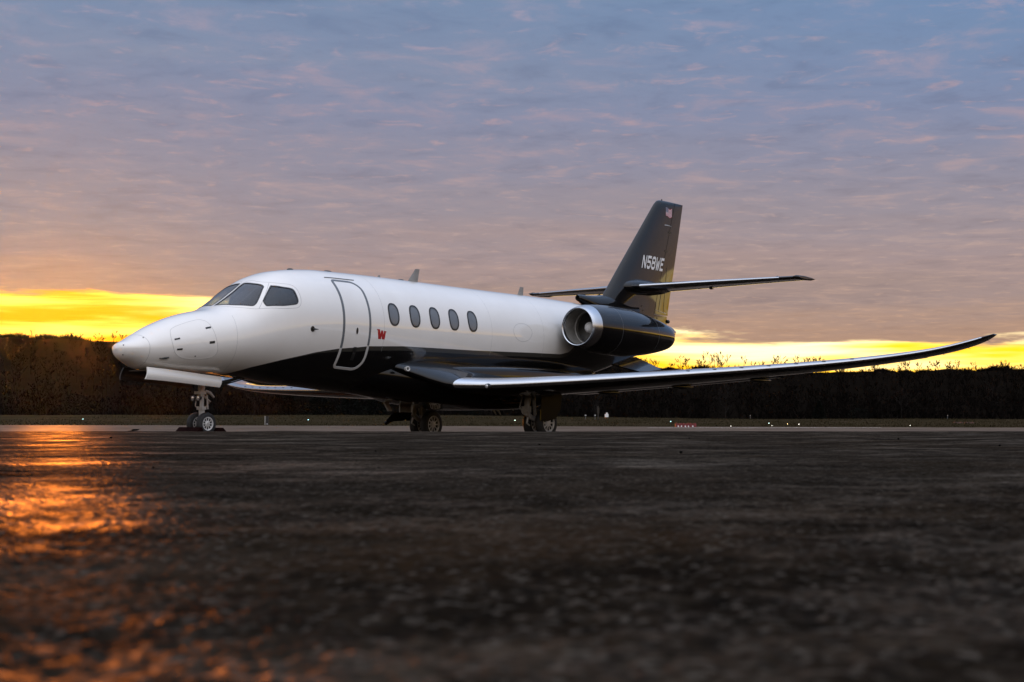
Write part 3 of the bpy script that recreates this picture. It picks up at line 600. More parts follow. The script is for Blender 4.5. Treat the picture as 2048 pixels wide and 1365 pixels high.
hk = MB(); G = [[SP(4.935+dx, p, 0.012) for dx in (-0.045, 0.045)] for p in np.linspace(-0.369, -0.593, 8)]; hk.grid(G); on_skin('door_latch_plate', hk, M['darkmetal'], door)
lk = MB(); lk.lathe([(0, .012), (.01, .012), (.012, .0)], SP(4.935, -0.48, 0.012), SN(SP(4.935, -0.48)), 10); on_skin('door_lock', lk, M['alu'], door)
on_skin('rain_gutter', strip([(x, 0.95) for x in np.linspace(4.43, 5.27, 16)], 0.016, 0.012, False), M['gasket'])
# seams, hatches and small fittings on the nose
on_skin('radome_seam', strip([(0.385+0.02*math.cos(p), p) for p in np.linspace(-1.45, 1.57, 50)], 0.006, 0.0012, False), M['seam'])
on_skin('radome_seam', strip([(0.385+0.02*math.cos(p), p) for p in np.linspace(-1.45, 1.57, 50)], 0.006, 0.0012, False, 1), M['seam'])
BAG = smooth_closed([(1.363, .865), (1.461, .788), (1.519, .638), (1.544, .427), (1.581, .113), (1.611, -.095), (1.632, -.333), (1.56, -.50), (1.269, -.56), (1.029, -.504), (.896, -.373), (.819, -.143), (.782, .272), (.807, .60), (.868, .77), (1.045, .845)], 4)
bag = on_skin('nose_baggage_door', patch(BAG, 0.002, -1, 5), M['livery'], JET, painted=True)
on_skin('hatch_seam', strip(BAG, 0.005, 0.003), M['seam'], bag)
for (x, p) in ((1.477, .451), (.883, .265), (.921, -.142), (1.508, -.007)):
    lt = MB(); lt.grid([[SP(x+a, p+b, 0.005) for b in (-0.032, 0.032)] for a in (-0.05, 0.05)]); on_skin('hatch_latch', lt, M['blackmark'], bag)
on_skin('panel_seam', strip([(2.0+0.02*abs(p)**2*3, p) for p in np.linspace(0.75, -1.2, 30)], 0.0045, 0.001, False), M['seam'])
for xs_ in (9.15, 11.05): on_skin('panel_seam', strip([(xs_, p) for p in np.linspace(1.25, -0.37, 30)], 0.004, 0.0008, False), M['seam'])
on_skin('panel_seam', strip([(5.70, p) for p in np.linspace(1.25, -0.4, 30)], 0.0045, 0.001, False), M['seam'])
for x, p in ((.056, .641), (.064, -.891), (.381, .878), (1.24, -.437)):
    dt = MB(); dt.lathe([(0, .012), (.004, .012), (.005, 0)], SP(x, p), SN(SP(x, p)), 8); on_skin('static_port', dt, M['blackmark'])
em = MB(); em.tube([SP(.62, -.49, .012), SP(.70, -.45, .03), SP(.755, -.43, .012)], [.008, .02, .006], 8); em.tube([SP(.60, -.50, .004), SP(.76, -.47, .004)], .008, 6); on_skin('vane_probe', em, M['darkmetal'])
pt = MB(); q = SP(3.726, -.092); nn = SN(q); pt.lathe([(0, .055), (.006, .05), (.007, 0)], q, nn, 18); pt.tube([q, q+nn*.05, q+nn*.05+np.array([.10, 0, 0])], [.018, .016, .006], 8); on_skin('angle_of_attack_vane', pt, M['darkmetal'])
pt = MB(); q = SP(5.05, -.02); on_skin('rivet_line', strip([(x, 0.30+0.004*x) for x in np.linspace(4.6, 5.24, 4)], .003, .0006, False), M['seam']) if False else None
ov = [(10.26+0.34*math.cos(t), .075+0.185*math.sin(t)) for t in np.linspace(0, 6.283, 40, endpoint=False)]
on_skin('escape_hatch_seam', strip(ov, .006, .0015), M['seam'])
# red letter W beside the door
from mathutils.geometry import tessellate_polygon
WL = [(5.480, -.085), (5.572, -.088), (5.590, -.180), (5.606, -.105), (5.656, -.105), (5.684, -.180), (5.690, -.122), (5.680, -.118), (5.684, -.110), (5.760, -.118), (5.756, -.135), (5.746, -.137), (5.728, -.270), (5.648, -.268), (5.632, -.205), (5.618, -.268), (5.540, -.268), (5.505, -.105), (5.482, -.102)]
tr = tessellate_polygon([[Vector((a, b, 0)) for a, b in WL]]); wm = MB(); wm.add([SP(a, b*.80, .003) for a, b in WL], tr); on_skin('letter_w', wm, M['red'])
# roof fittings
def blade(x0, x1, xt0, xt1, z0, z1, th, m, nm):
    b = MB(); m = M['antenna']; ring = lambda a, c, z, t: [np.array([a+(c-a)*u, s*t*math.sin(math.pi*u)**0.7, z]) for s, us in ((1, np.linspace(0, 1, 8)), (-1, np.linspace(1, 0, 8)[1:-1])) for u in us]
    b.loft([ring(x0, x1, z0, th), ring(xt0, xt1, z1, th*.6)]); return b.build(nm, m, FUS, angle=50)
blade(7.55, 7.90, 7.83, 7.97, 3.10, 3.425, .022, M['darkmetal'], 'blade_antenna'); blade(11.42, 11.66, 11.54, 11.68, 3.06, 3.30, .018, M['darkmetal'], 'blade_antenna')
blade(6.62, 6.72, 6.66, 6.72, 3.12, 3.20, .012, M['darkmetal'], 'stub_antenna')
for x, rx in ((4.13, .075), (5.16, .12), (7.36, .10)):
    b = MB(); z = float(fz(x)); b.loft([[(x+rx*s_*math.cos(t), .06*s_*math.sin(t), z-.02+h) for t in np.linspace(0, 6.283, 16, endpoint=False)] for s_, h in ((1, 0), (.95, .03), (.6, .045), (.05, .05))]); b.build('roof_antenna_puck', M['darkmetal'], FUS)
# ---------------- wing to body fairing
FA = [(4.6, .25, .80, 1.6, 2), (5.1, .48, .755, 1.7, 2), (5.6, .66, .725, 1.75, 2), (6.1, .82, .69, 1.72, 2), (6.6, .96, .64, 1.62, 2.1), (7.1, 1.10, .59, 1.45, 2.3), (7.7, 1.20, .53, 1.36, 4.0), (8.4, 1.30, .475, 1.36, 5.0), (9.6, 1.37, .39, 1.37, 6.0), (10.4, 1.37, .41, 1.37, 6.0), (11.3, 1.28, .53, 1.37, 5.0), (12.2, 1.10, .74, 1.38, 3.2), (13.1, .86, .98, 1.33, 2.2), (13.9, .5, 1.20, 1.38, 2)]
fa = np.array(FA); fi = [pchip(fa[:, [0, k]]) for k in (1, 2, 3, 4)]
def fair_ring(x):
    w_, b_, t_, n_ = (float(f(x)) for f in fi); zc_ = b_+min((t_-b_)*(0.62+0.10*min(1, max(0, (x-7.4)/1.0))), 0.38 if x < 7.1 else 9); out = []
    for t in np.linspace(0, 2*math.pi, 72, endpoint=False):
        c, s = math.cos(t), math.sin(t); h = (t_-zc_) if s >= 0 else (zc_-b_); out.append((x, w_*math.copysign(abs(c)**(2/n_), c), zc_+h*math.copysign(abs(s)**(2/n_), s)))
    return out
mb = MB(); mb.loft([fair_ring(x) for x in np.linspace(4.6, 13.9, 90)]); fair = mb.build('wing_fairing', M['black'], JET, angle=50)
# ---------------- wings
def airfoil(n=26, camber=0.015):
    u = 0.5*(1-np.cos(np.linspace(0, math.pi, n))); yt = 5*(0.2969*np.sqrt(u)-0.126*u-0.3516*u**2+0.2843*u**3-0.1036*u**4); yc = camber*(4*u*(1-u))
    return np.concatenate([u[::-1], u[1:]]), np.concatenate([(yc+yt)[::-1], (yc-yt)[1:]]), np.concatenate([np.ones(n), -np.ones(n-1)])
def section(st, sd, u, v, grow=0.0):
    """st: |Y|, X le, Z le, chord, thickness, tilt of the section (deg), twist (deg)"""
    Y, X, Z_, c, t, tilt, tw = st; Z_ -= (0.036*max(0, Y-0.9) if (sd > 0 and Y < 12 and Z_ < 2.5) else 0); th, al = R(tilt), R(tw); px = u*c-grow*(u < 0.5)*(1-u*6).clip(0, 1); pz = v*t+grow*np.sign(v+1e-9)*0.6
    x = px*math.cos(al)+pz*math.sin(al); z = -px*math.sin(al)+pz*math.cos(al)
    return np.stack([X+x, sd*(Y-z*math.sin(th)), Z_+z*math.cos(th)], -1)
def interp_st(sts, Y):
    a = np.array(sts); return [Y]+[float(pchip(a[:, [0, k]])(Y)) for k in range(1, 7)]
WS = [(.90, 6.20, 1.24, 5.2, .30, 0, 0), (1.1, 6.55, 1.12, 4.9, .36, 0, .5), (1.3, 6.92, .99, 4.6, .40, 1, 1), (1.5, 7.32, .90, 4.2, .41, 2, 1.2), (1.75, 7.72, .895, 3.80, .40, 3, 1.2), (2.2, 8.12, .905, 3.40, .385, 3, 1.2), (3.0, 8.50, .94, 3.02, .355, 3, 1.2), (5.0, 9.31, 1.045, 2.48, .29, 3.3, 1), (7.0, 10.12, 1.17, 1.95, .225, 4, .6), (8.5, 10.73, 1.29, 1.58, .18, 6, .2), (9.4, 11.10, 1.395, 1.34, .15, 10, 0), (10.0, 11.36, 1.49, 1.14, .125, 16, 0), (10.5, 11.62, 1.61, .90, .095, 24, 0), (10.85, 11.90, 1.735, .58, .06, 32, 0), (11.02, 12.18, 1.82, .22, .025, 36, 0)]
for sd in (-1, 1):
    u, v, sg = airfoil(26); ys = np.concatenate([np.linspace(.9, 2.2, 16), np.linspace(2.4, 9, 26), np.linspace(9.15, 11.02, 22)])
    mb = MB(); mb.loft([section(interp_st(WS, y), sd, u, v) for y in ys]); wing = mb.build('wing', M['black'], JET, angle=50)
    # polished leading edge
    sel = (u < 0.105) & (sg > 0) | (u < 0.035) & (sg < 0); uu, vv = u[sel], v[sel]
    mb = MB(); mb.grid([section(interp_st(WS, y), sd, uu, vv, 0.004) for y in np.concatenate([np.linspace(1.5, 2.2, 10), np.linspace(2.3, 9, 28), np.linspace(9.15, 10.88, 20)])]); mb.build('leading_edge', M['alu'], wing, angle=60)
    def te(y, f, lo=0.0): s_ = interp_st(WS, y); return section(s_, sd, np.array([f]), np.array([-0.02]), 0)[0]+np.array([0, 0, lo])
    # flap: slim aerofoil under the trailing edge, slightly drooped
    mb = MB(); fu, fv, _ = airfoil(10, 0.0)
    for y in np.linspace(1.75, 6.6, 14):
        s_ = interp_st(WS, y); p = te(y, .80, -.03); mb_c = s_[3]*.24
        pr = np.stack([p[0]+fu*mb_c, np.full_like(fu, p[1]), p[2]+fv*.06-fu*mb_c*.05], -1); mb.v.append(pr); mb.n += len(pr)
    m_ = len(fu); mb.f = [(i*m_+j, (i+1)*m_+j, (i+1)*m_+(j+1) % m_, i*m_+(j+1) % m_) for i in range(13) for j in range(m_)]; mb.build('flap', M['black'], wing, angle=50)
    mb = MB()
    for y in np.linspace(6.7, 9.6, 10):
        s_ = interp_st(WS, y); p = te(y, .78); ch = s_[3]*.225; pr = np.stack([p[0]+fu*ch, np.full_like(fu, p[1]), p[2]+fv*.055], -1); mb.v.append(pr); mb.n += len(pr)
    mb.f = [(i*m_+j, (i+1)*m_+j, (i+1)*m_+(j+1) % m_, i*m_+(j+1) % m_) for i in range(9) for j in range(m_)]; mb.build('aileron', M['black'], wing, angle=50)
    for y in (2.9, 4.6, 6.3):
        p = te(y, .80, -.10); b = MB(); b.loft([[(p[0]+dx, p[1]+r*math.cos(t), p[2]+r*1.3*math.sin(t)) for t in np.linspace(0, 6.283, 10, endpoint=False)] for dx, r in ((-.42, .005), (-.25, .035), (0, .05), (.25, .04), (.5, .006))]); b.build('flap_track_fairing', M['black'], wing, angle=60)
    # tabs along the leading edge and static wicks
    for y in np.linspace(5.7, 8.7, 7):
        s_ = interp_st(WS, y); p = section(s_, sd, np.array([.035]), np.array([float(np.interp(.035, u[:26][::-1], v[:26][::-1]))]), .006)[0]; b = MB(); b.box(p, (.035, .075, .006)); b.build('stall_strip', M['darkmetal'], wing, smooth=False)
    for y in (9.9, 10.4, 10.8):
        p = te(y, .99); b = MB(); b.tube([p, p+np.array([.13, 0, -.01])], [.005, .002], 5); b.build('static_wick', M['blackmark'], wing)
    # landing light at the wing root leading edge
    s_ = interp_st(WS, 1.93); p = section(s_, sd, np.array([0.004]), np.array([-0.08]))[0]; b = MB(); b.lathe([(-.05, .0), (-.045, .05), (0, .062), (.06, .06)], p, (1, 0, 0), 16); li = b.build('landing_light', M['blackmark'], wing)
    b = MB(); b.lathe([(-.056, 0), (-.052, .03), (-.046, .04)], p, (1, 0, 0), 14); b.build('lamp_lens', M['frontglass'], li)
# round inspection light ahead of the wing root
q = np.array([6.28, -1.175, 1.20]); 
nrm = np.array([-.25, -.95, .12]); nrm /= np.linalg.norm(nrm); b = MB(); b.lathe([(-.05, .052), (.012, .052), (.014, .040), (.004, .034), (.004, 0)], q, nrm, 24); wl = b.build('wing_inspection_light', M['silver'], JET)
b = MB(); b.lathe([(.006, .026), (.012, .018), (.014, 0)], q, nrm, 16); b.build('lamp_lens', M['darkmetal'], wl)
# belly masts
for x, z0, s_ in ((10.45, .42, .13), (10.62, .42, .13), (11.1, .52, .13)):
    b = MB(); b.plate([(x, -.02, z0), (x+.10, -.02, z0), (x+.19, -.02, z0-s_), (x+.15, -.02, z0-s_)], .015); b.build('belly_antenna', M['blackmark'], JET, smooth=False)
# ---------------- engines
for sd in (-1, 1):
    ey = sd*1.67
    prof = [(11.62, .455, 2.305), (11.72, .492, 2.30), (11.9, .525, 2.295), (12.2, .555, 2.285), (12.7, .578, 2.27), (13.2, .578, 2.255), (13.7, .548, 2.245), (14.1, .505, 2.235), (14.5, .448, 2.225), (14.9, .38, 2.22), (15.15, .325, 2.215), (15.30, .275, 2.21), (15.37, .225, 2.21)]
    a = np.array(prof); fr, fzz = pchip(a[:, [0, 1]]), pchip(a[:, [0, 2]])
    ringf = lambda x, r, z: [(x, ey+r*math.cos(t), z+r*math.sin(t)) for t in np.linspace(0, 2*math.pi, 64, endpoint=False)]
    mb = MB(); mb.loft([ringf(x, float(fr(x)), float(fzz(x))) for x in np.linspace(11.70, 15.37, 60)], False, False); nac = mb.build('engine_nacelle', M['black'], JET, angle=60)
    lip = [(11.80, .512), (11.70, .494), (11.60, .470), (11.535, .447), (11.51, .430), (11.515, .417), (11.545, .408), (11.60, .402)]
    mb = MB(); mb.grid([ringf(x, r, 2.303) for x, r in lip], cv=True); mb.build('inlet_lip', M['alu'], nac, angle=70)
    mb = MB(); mb.grid([ringf(x, r, 2.303) for x, r in ((11.59, .404), (11.75, .395), (12.0, .39), (12.28, .40), (12.45, .40))], cv=True); mb.build('intake_duct', M['duct'], nac)
    mb = MB(); mb.grid([ringf(x, r, 2.303) for x, r in ((11.97, .392), (11.985, .380), (12.005, .392))], cv=True); mb.build('duct_ring', M['silver'], nac)
    mb = MB()
    for k in range(20):
        t0 = 2*math.pi*k/20; g = []
        for r in np.linspace(.10, .385, 5):
            tw = .5-.35*(r-.1)/.285; hw = .5*(0.16+0.3*r)*.5; g.append([(12.10-dx*math.sin(tw)*0.6, ey+r*math.cos(t0+dx/r*math.cos(tw)), 2.303+r*math.sin(t0+dx/r*math.cos(tw))) for dx in (-hw, 0, hw)])
        mb.grid(g)
    mb.lathe([(0, .40), (.01, .0)], (12.22, ey, 2.303), (1, 0, 0), 32); mb.build('fan', M['fan'], nac, angle=30)
    mb = MB(); mb.lathe([(11.90, 0), (11.905, .05), (11.93, .09), (11.97, .118), (12.06, .132)], (0, ey, 2.303), (1, 0, 0), 28); mb.build('spinner', M['wpaint'], nac)
    mb = MB(); mb.grid([ringf(x, r, 2.21) for x, r in ((15.368, .225), (15.32, .205), (15.0, .22))], cv=True); mb.lathe([(15.0, .22), (15.01, 0)], (0, ey, 2.21), (1, 0, 0), 32); mb.lathe([(15.0, .12), (15.3, .07), (15.42, 0)], (0, ey, 2.21), (1, 0, 0), 24); mb.build('exhaust_nozzle', M['darkmetal'], nac)
    # seams round the cowl, reverser line, drain
    for x in (12.55, 14.25):
        mb = MB(); mb.grid([ringf(x+dx, float(fr(x+dx))+h, float(fzz(x+dx))) for dx, h in ((-.004, -.001), (-.002, .0012), (.002, .0012), (.004, -.001))], cv=True); mb.build('cowl_seam', M['gasket'], nac)
    mb = MB(); mb.tube([(11.85, ey-sd*(-.0), 1.765), (12.05, ey, 1.745), (12.2, ey, 1.74)], [.012, .03, .01], 8); mb.build('drain_fairing', M['darkmetal'], nac)
    u, v, sg = airfoil(16, 0); mb = MB()
    mb.loft([np.stack([x0+u*(x1-x0), np.full_like(u, sd*y), zc_+v*th], -1) for y, x0, x1, zc_, th in ((.70, 11.75, 14.9, 2.20, .26), (.98, 11.80, 14.9, 2.20, .25), (1.12, 11.86, 14.9, 2.21, .25), (1.19, 12.0, 14.6, 2.22, .25))]); mb.build('engine_pylon', M['livery'] if False else M['black'], JET, angle=60)
# ---------------- fin, rudder, stabiliser
FN = np.array([(2.30, 14.60, 18.05, .44), (2.75, 14.78, 18.10, .42), (3.05, 14.88, 18.10, .40), (3.35, 15.02, 18.18, .36), (4.2, 15.80, 18.42, .29), (5.2, 16.73, 18.69, .21), (5.95, 17.43, 18.885, .15), (6.05, 17.56, 18.91, .12), (6.085, 17.68, 18.915, .06)])
fl, ft, fth = (lambda z, k=k: np.interp(z, FN[:, 0], FN[:, k]) for k in (1, 2, 3))
hinge = lambda z: np.interp(z, [2.3, 3.0, 6.085], [17.22, 17.24, 18.425])
yt_ = lambda uu: 5*(0.2969*np.sqrt(uu)-0.126*uu-0.3516*uu**2+0.2843*uu**3-0.1036*uu**4)
def fin_y(x, z): uu = np.clip((x-fl(z))/(ft(z)-fl(z)), 0, 1); return float(yt_(uu)*fth(z))
def fin_ring(z, xa, xb, n=22):
    q = 0.5*(1-np.cos(np.linspace(0, math.pi, n))) if xa <= fl(z)+1e-6 else np.linspace(0, 1, n); xs = xa+(xb-xa)*q
    pts = [(x, -fin_y(x, z), z) for x in xs]+[(x, fin_y(x, z), z) for x in xs[::-1][(1 if fin_y(xs[-1], z) < 1e-3 else 0):]]
    return pts if fin_y(xs[0], z) > 1e-3 else pts[:-1]
zs = np.concatenate([np.linspace(2.30, 5.95, 34), [6.0, 6.05, 6.085]])
mb = MB(); mb.loft([fin_ring(z, fl(z), hinge(z) if z > 3.0 else ft(z)-.06) for z in zs if z <= 2.97]); finbase = mb
fin = None
mb2 = MB(); mb2.loft([fin_ring(z, fl(z), hinge(z)-.004) for z in zs if z >= 2.9]); 
k = mb2.n; mb2.add(np.vstack(finbase.v), finbase.f); fin = mb2.build('vertical_fin', M['black'], JET, angle=40)
mb = MB(); mb.loft([fin_ring(z, hinge(z)+.018, ft(z)-.004) for z in np.concatenate([[2.985], zs[zs > 3.05]])]); rud = mb.build('rudder', M['black'], fin, angle=40)
def fin_strip(pts, w, m, nm, off=.003, par=None):
    mb = MB(); G = []
    for i, (x, z) in enumerate(pts):
        a, b = np.array(pts[max(i-1, 0)]), np.array(pts[min(i+1, len(pts)-1)]); t = (b-a)/np.linalg.norm(b-a); nx, nz = -t[1], t[0]
        G.append([(x+nx*s_*w/2, -fin_y(x+nx*s_*w/2, z+nz*s_*w/2)-off, z+nz*s_*w/2) for s_ in (-1, 1)])
    mb.grid(G); return mb.build(nm, m, par or fin)
lerp = lambda a, b, n=10: [(a[0]+(b[0]-a[0])*t, a[1]+(b[1]-a[1])*t) for t in np.linspace(0, 1, n)]
fin_strip(lerp((17.72, 3.75), (17.50, 3.06)), .025, M['blackmark'], 'trim_tab_seam', par=rud); fin_strip(lerp((17.98, 4.3), (17.80, 3.05)), .02, M['blackmark'], 'trim_tab_seam', par=rud)
fin_strip(lerp((17.32, 3.10), (18.0, 3.04)), .02, M['silver'], 'rudder_lower_seam', par=rud)
for z in (5.25, 4.72, 3.85): fin_strip([(float(hinge(z))-.06, z), (float(hinge(z))+.10, z+.0)], .05, M['blackmark'], 'rudder_hinge', .006)
for x, z in ((16.55, 3.15), (16.60, 3.04), (16.66, 2.93), (17.40, 2.88), (17.40, 2.80)):
    mb = MB(); y = -fin_y(x, z)-.004; mb.add([(x-.03, y, z+.025), (x+.06, y, z), (x-.03, y, z-.025)], [(0, 1, 2)]); mb.build('vent_louvre', M['blackmark'], fin, smooth=False)
mb = MB(); mb.lathe([(0, .05), (.10, .05), (.12, .03), (.125, 0)], (18.03, 0, 2.83), (1, 0, 0), 16); mb.build('tail_light', M['darkmetal'], fin)
mb = MB(); mb.lathe([(0, .02), (.05, .018), (.06, 0)], (17.83, 0, 6.07), (0, 0, 1), 10); mb.build('beacon', M['darkmetal'], fin)
mb = MB(); mb.loft([[(17.95+dx, -.045-r*1.6*max(math.cos(t), -.3), 5.42+r*.7*math.sin(t)) for t in np.linspace(0, 6.283, 12, endpoint=False)] for dx, r in ((-.20, .004), (-.1, .03), (.1, .03), (.32, .004))]); mb.build('fin_antenna', M['silver'], fin, angle=60)
# registration, sheared like the fin
def stroke_mesh(lines, w):
    V, F = [], []
    for ln in lines:
        p = np.array(ln, float); n = len(p); L = []
        for i in range(n):
            t0 = p[i]-p[i-1] if i > 0 else p[1]-p[0]; t1 = p[i+1]-p[i] if i < n-1 else t0
            t0 = t0/np.linalg.norm(t0); t1 = t1/np.linalg.norm(t1); n0 = np.array([-t0[1], t0[0]]); b = n0+np.array([-t1[1], t1[0]]); b = b/np.linalg.norm(b); s_ = 1/max(.35, b @ n0)
            L.append((p[i]-b*w/2*s_, p[i]+b*w/2*s_))
        k = len(V); V += [q for pr in L for q in pr]; F += [(k+2*i, k+2*i+2, k+2*i+3, k+2*i+1) for i in range(n-1)]
    return V, F
GL = {'N': [[(.1, 0), (.1, 1)], [(.16, .93), (.84, .07)], [(.9, 0), (.9, 1)]],
      '5': [[(.95, .91), (.10, .91), (.10, .55), (.70, .55), (.90, .42), (.90, .22), (.72, .09), (.28, .09), (.08, .25)]],
      '8': [[(.5, .53), (.24, .53), (.10, .65), (.10, .80), (.26, .91), (.74, .91), (.90, .80), (.90, .65), (.76, .53), (.5, .53)], [(.5, .53), (.22, .53), (.08, .40), (.08, .22), (.26, .09), (.74, .09), (.92, .22), (.92, .40), (.78, .53), (.5, .53)]],
      'W': [[(.03, 1), (.26, 0)], [(.26, 0), (.5, .70)], [(.5, .70), (.74, 0)], [(.74, 0), (.97, 1)]],
      'E': [[(.95, .91), (.12, .91), (.12, .09), (.95, .09)], [(.19, .51), (.78, .51)]]}
for i, ch in enumerate('N58WE'):
    x0, z0, wd, ht, sh = 16.58+i*.236, 4.16, .192, .35, .36; V, F = stroke_mesh(GL[ch], .20 if ch != 'W' else .19)
    pts = []
    for kk, (a, b) in enumerate(V):
        xx = x0+a*wd+(b*ht)*sh; zz_ = z0+b*ht; pts.append((xx, -max(fin_y(xx, zz_), 0)-.005-.0006*(kk//4 if ch == 'W' else 0), zz_))
    mb = MB(); mb.add(pts, F); mb.build('registration_letter', M['wpaint'], fin, smooth=False)
# small waving flag: striped field and canton
def fl_pt(a, b): xx = 17.90+a*.345; zz_ = 5.66+b*.235+.022*math.sin(a*6.5+.6)+a*-.0; return (xx, -fin_y(xx, zz_)-.005, zz_)
fm = [mat('flag_red', (.42, .05, .07), .5), mat('flag_white', (.70, .66, .70), .5), mat('flag_blue', (.17, .17, .24), .5)]
for k in range(13):
    mb = MB(); a0 = .42 if k >= 6 else 0.0; mb.grid([[fl_pt(a, b) for b in (k/13, (k+1)/13)] for a in np.linspace(a0, 1, 9)]); mb.build('flag_stripe', fm[k % 2], fin, smooth=False)
mb = MB(); mb.grid([[fl_pt(a, b) for b in (6/13, .75, 1)] for a in np.linspace(0, .42, 6)]); mb.build('flag_canton', fm[2], fin, smooth=False)
# dorsal fairing with ram air inlet
mb = MB(); mb.loft([[(x, ry*math.cos(t), z+rz*math.sin(t)) for t in np.linspace(0, 2*math.pi, 28, endpoint=False)] for x, z, ry, rz in ((13.88, 3.20, .062, .070), (13.95, 3.195, .085, .09), (14.2, 3.15, .11, .14), (14.6, 3.06, .15, .24), (15.0, 3.0, .19, .34), (15.6, 2.95, .22, .42), (16.4, 2.85, .22, .45))], False); dor = mb.build('dorsal_fairing', M['black'], JET, angle=60)
mb = MB(); mb.lathe([(13.885, .058), (13.95, .055), (14.05, .0)], (0, 0, 3.20), (1, 0, 0), 20); mb.build('ram_air_inlet', M['darkmetal'], dor)
# horizontal tail
HS = [(.12, 15.85, 3.62, 2.10, .22, 0, 0), (.5, 16.02, 3.63, 1.96, .20, 0, 0), (2.2, 16.70, 3.69, 1.48, .145, 0, 0), (3.6, 17.26, 3.735, 1.10, .105, 0, 0), (4.12, 17.46, 3.75, .97, .09, 0, 0), (4.22, 17.53, 3.752, .90, .05, 0, 0)]
for sd in (-1, 1):
    u, v, sg = airfoil(20, 0); mb = MB(); mb.loft([section(interp_st(HS, y), sd, u, v) for y in np.concatenate([np.linspace(.12, 4.0, 18), [4.08, 4.12, 4.17, 4.22]])]); hs = mb.build('horizontal_stabiliser', M['black'], JET, angle=50)
    sel = (u < .07); mb = MB(); mb.grid([section(interp_st(HS, y), sd, u[sel], v[sel], .003) for y in np.linspace(.45, 3.75, 14)]); mb.build('leading_edge', M['alu'], hs, angle=60)
    mb = MB(); mb.loft([[(17.42+dx, sd*(4.13+.09*r*math.cos(t)), 3.755+.055*r*math.sin(t)) for t in np.linspace(0, 6.283, 14, endpoint=False)] for dx, r in ((-.08, .05), (.1, .85), (.5, 1), (.9, .7), (1.12, .04))]); mb.build('elevator_horn', M['darkmetal'], hs, angle=60)
    for y, dz in ((1.75, -.09), (3.45, .085)):
        mb = MB(); p = section(interp_st(HS, y), sd, np.array([.55]), np.array([0.]))[0]+np.array([0, 0, dz]); mb.loft([[(p[0]+dx, p[1]+r*math.cos(t), p[2]+r*math.sin(t)) for t in np.linspace(0, 6.283, 8, endpoint=False)] for dx, r in ((-.1, .005), (0, .03), (.15, .004))]); mb.build('hinge_fairing', M['darkmetal'], hs)
mb = MB(); mb.loft([[(x, ry*math.cos(t), z+rz*math.sin(t)) for t in np.linspace(0, 2*math.pi, 28, endpoint=False)] for x, z, ry, rz in ((15.62, 3.60, .02, .02), (15.68, 3.60, .13, .10), (15.9, 3.61, .26, .18), (16.3, 3.63, .33, .24), (17.0, 3.65, .31, .22), (17.7, 3.66, .22, .13), (18.1, 3.67, .10, .05))]); mb.build('tail_fairing', M['black'], JET, angle=60)
for sd in (-1, 1):
    mb = MB(); mb.plate([(14.35, sd*.42, 1.62), (16.0, sd*.34, 1.80), (16.5, sd*.80, 1.48), (15.5, sd*.86, 1.38)], .03); mb.build('ventral_strake', M['black'], JET, smooth=False)
# ---------------- landing gear
def wheel(x, y, z, rad, wid, face=-1):
    mb = MB(); pr = [(-wid/2, rad*.62), (-wid/2, rad*.80), (-wid*.46, rad*.90), (-wid*.34, rad*.97), (-wid*.15, rad), (wid*.15, rad), (wid*.34, rad*.97), (wid*.46, rad*.90), (wid/2, rad*.80), (wid/2, rad*.62), (wid*.3, rad*.56), (-wid*.3, rad*.56)]
    mb.lathe(pr, (x, y, z), (0, 1, 0), 40, close=True)
    for gx in (-.18, 0, .18): pass
    w = thing('wheel', None, None, loc=(0, 0, 0)); w.parent = JET
    t = mb.build('tyre', M['rubber'], w, angle=40)
    f = face; mb = MB(); o = (x, y, z); ax = (0, f, 0)
    mb.lathe([(wid*.46, rad*.63), (wid*.48, rad*.60), (wid*.44, rad*.53), (wid*.30, rad*.51), (wid*.30, rad*.63)], o, ax, 40, close=True)
    mb.lathe([(wid*.20, rad*.24), (wid*.42, rad*.22), (wid*.50, rad*.14), (wid*.52, 0)], o, ax, 24)
    for k in range(10):
        a = 2*math.pi*k/10; ca, sa = math.cos(a), math.sin(a); p = []
        for r, hw, h in ((.20*rad, .050*rad, .38*wid), (.36*rad, .035*rad, .33*wid), (.54*rad, .060*rad, .36*wid)):
            for s_ in (-1, 1): p.append((x+r*ca-s_*hw*sa, y+f*h, z+r*sa+s_*hw*ca))
        mb.add(p, [(0, 2, 3, 1), (2, 4, 5, 3)])
    mb.build('rim', M['rim'], w, angle=30)
    mb = MB(); mb.lathe([(wid*.10, rad*.6), (wid*.10, 0)], o, ax, 30); mb.build('brake_disc', M['blackmark'], w); return w
NX = 1.93
zn = ground_at(NX, -.14)
for y in (-.135, .135): wheel(NX, y, zn+.205, .205, .115, -1)
# nose gear leg
leg = MB(); zt_ = zn+.205
leg.tube([(1.93, 0, .99), (1.93, 0, .72)], [.065, .062], 14); leg.tube([(1.93, 0, .72), (1.93, 0, .60)], [.055, .055], 14); leg.tube([(1.94, 0, .60), (1.94, 0, .34)], [.040, .040], 14); leg.tube([(1.94, 0, .36), (1.935, 0, zt_-.03)], [.055, .05], 14)
leg.tube([(NX, -.20, zt_), (NX, .20, zt_)], .028, 10); leg.box((1.90, 0, .66), (.14, .17, .05)); leg.box((1.93, 0, .38), (.10, .15, .06)); leg.box((1.93, 0, .86), (.22, .12, .12))
leg.tube([(1.99, 0, .60), (2.13, 0, .50), (2.0, 0, .36)], [.020, .022, .020], 8); leg.tube([(1.87, -.07, .72), (1.85, -.07, .40)], .012, 6); leg.tube([(2.0, -.07, .62), (2.02, -.07, .36)], .016, 6); leg.tube([(1.85, .05, .55), (1.83, .05, .42), (1.88, .03, .36)], .009, 6); leg.tube([(1.97, -.06, .70), (2.08, -.06, .66), (2.18, -.05, .58)], [.02, .03, .018], 8)
ng = leg.build('nose_gear_leg', M['steel'], JET, angle=40)
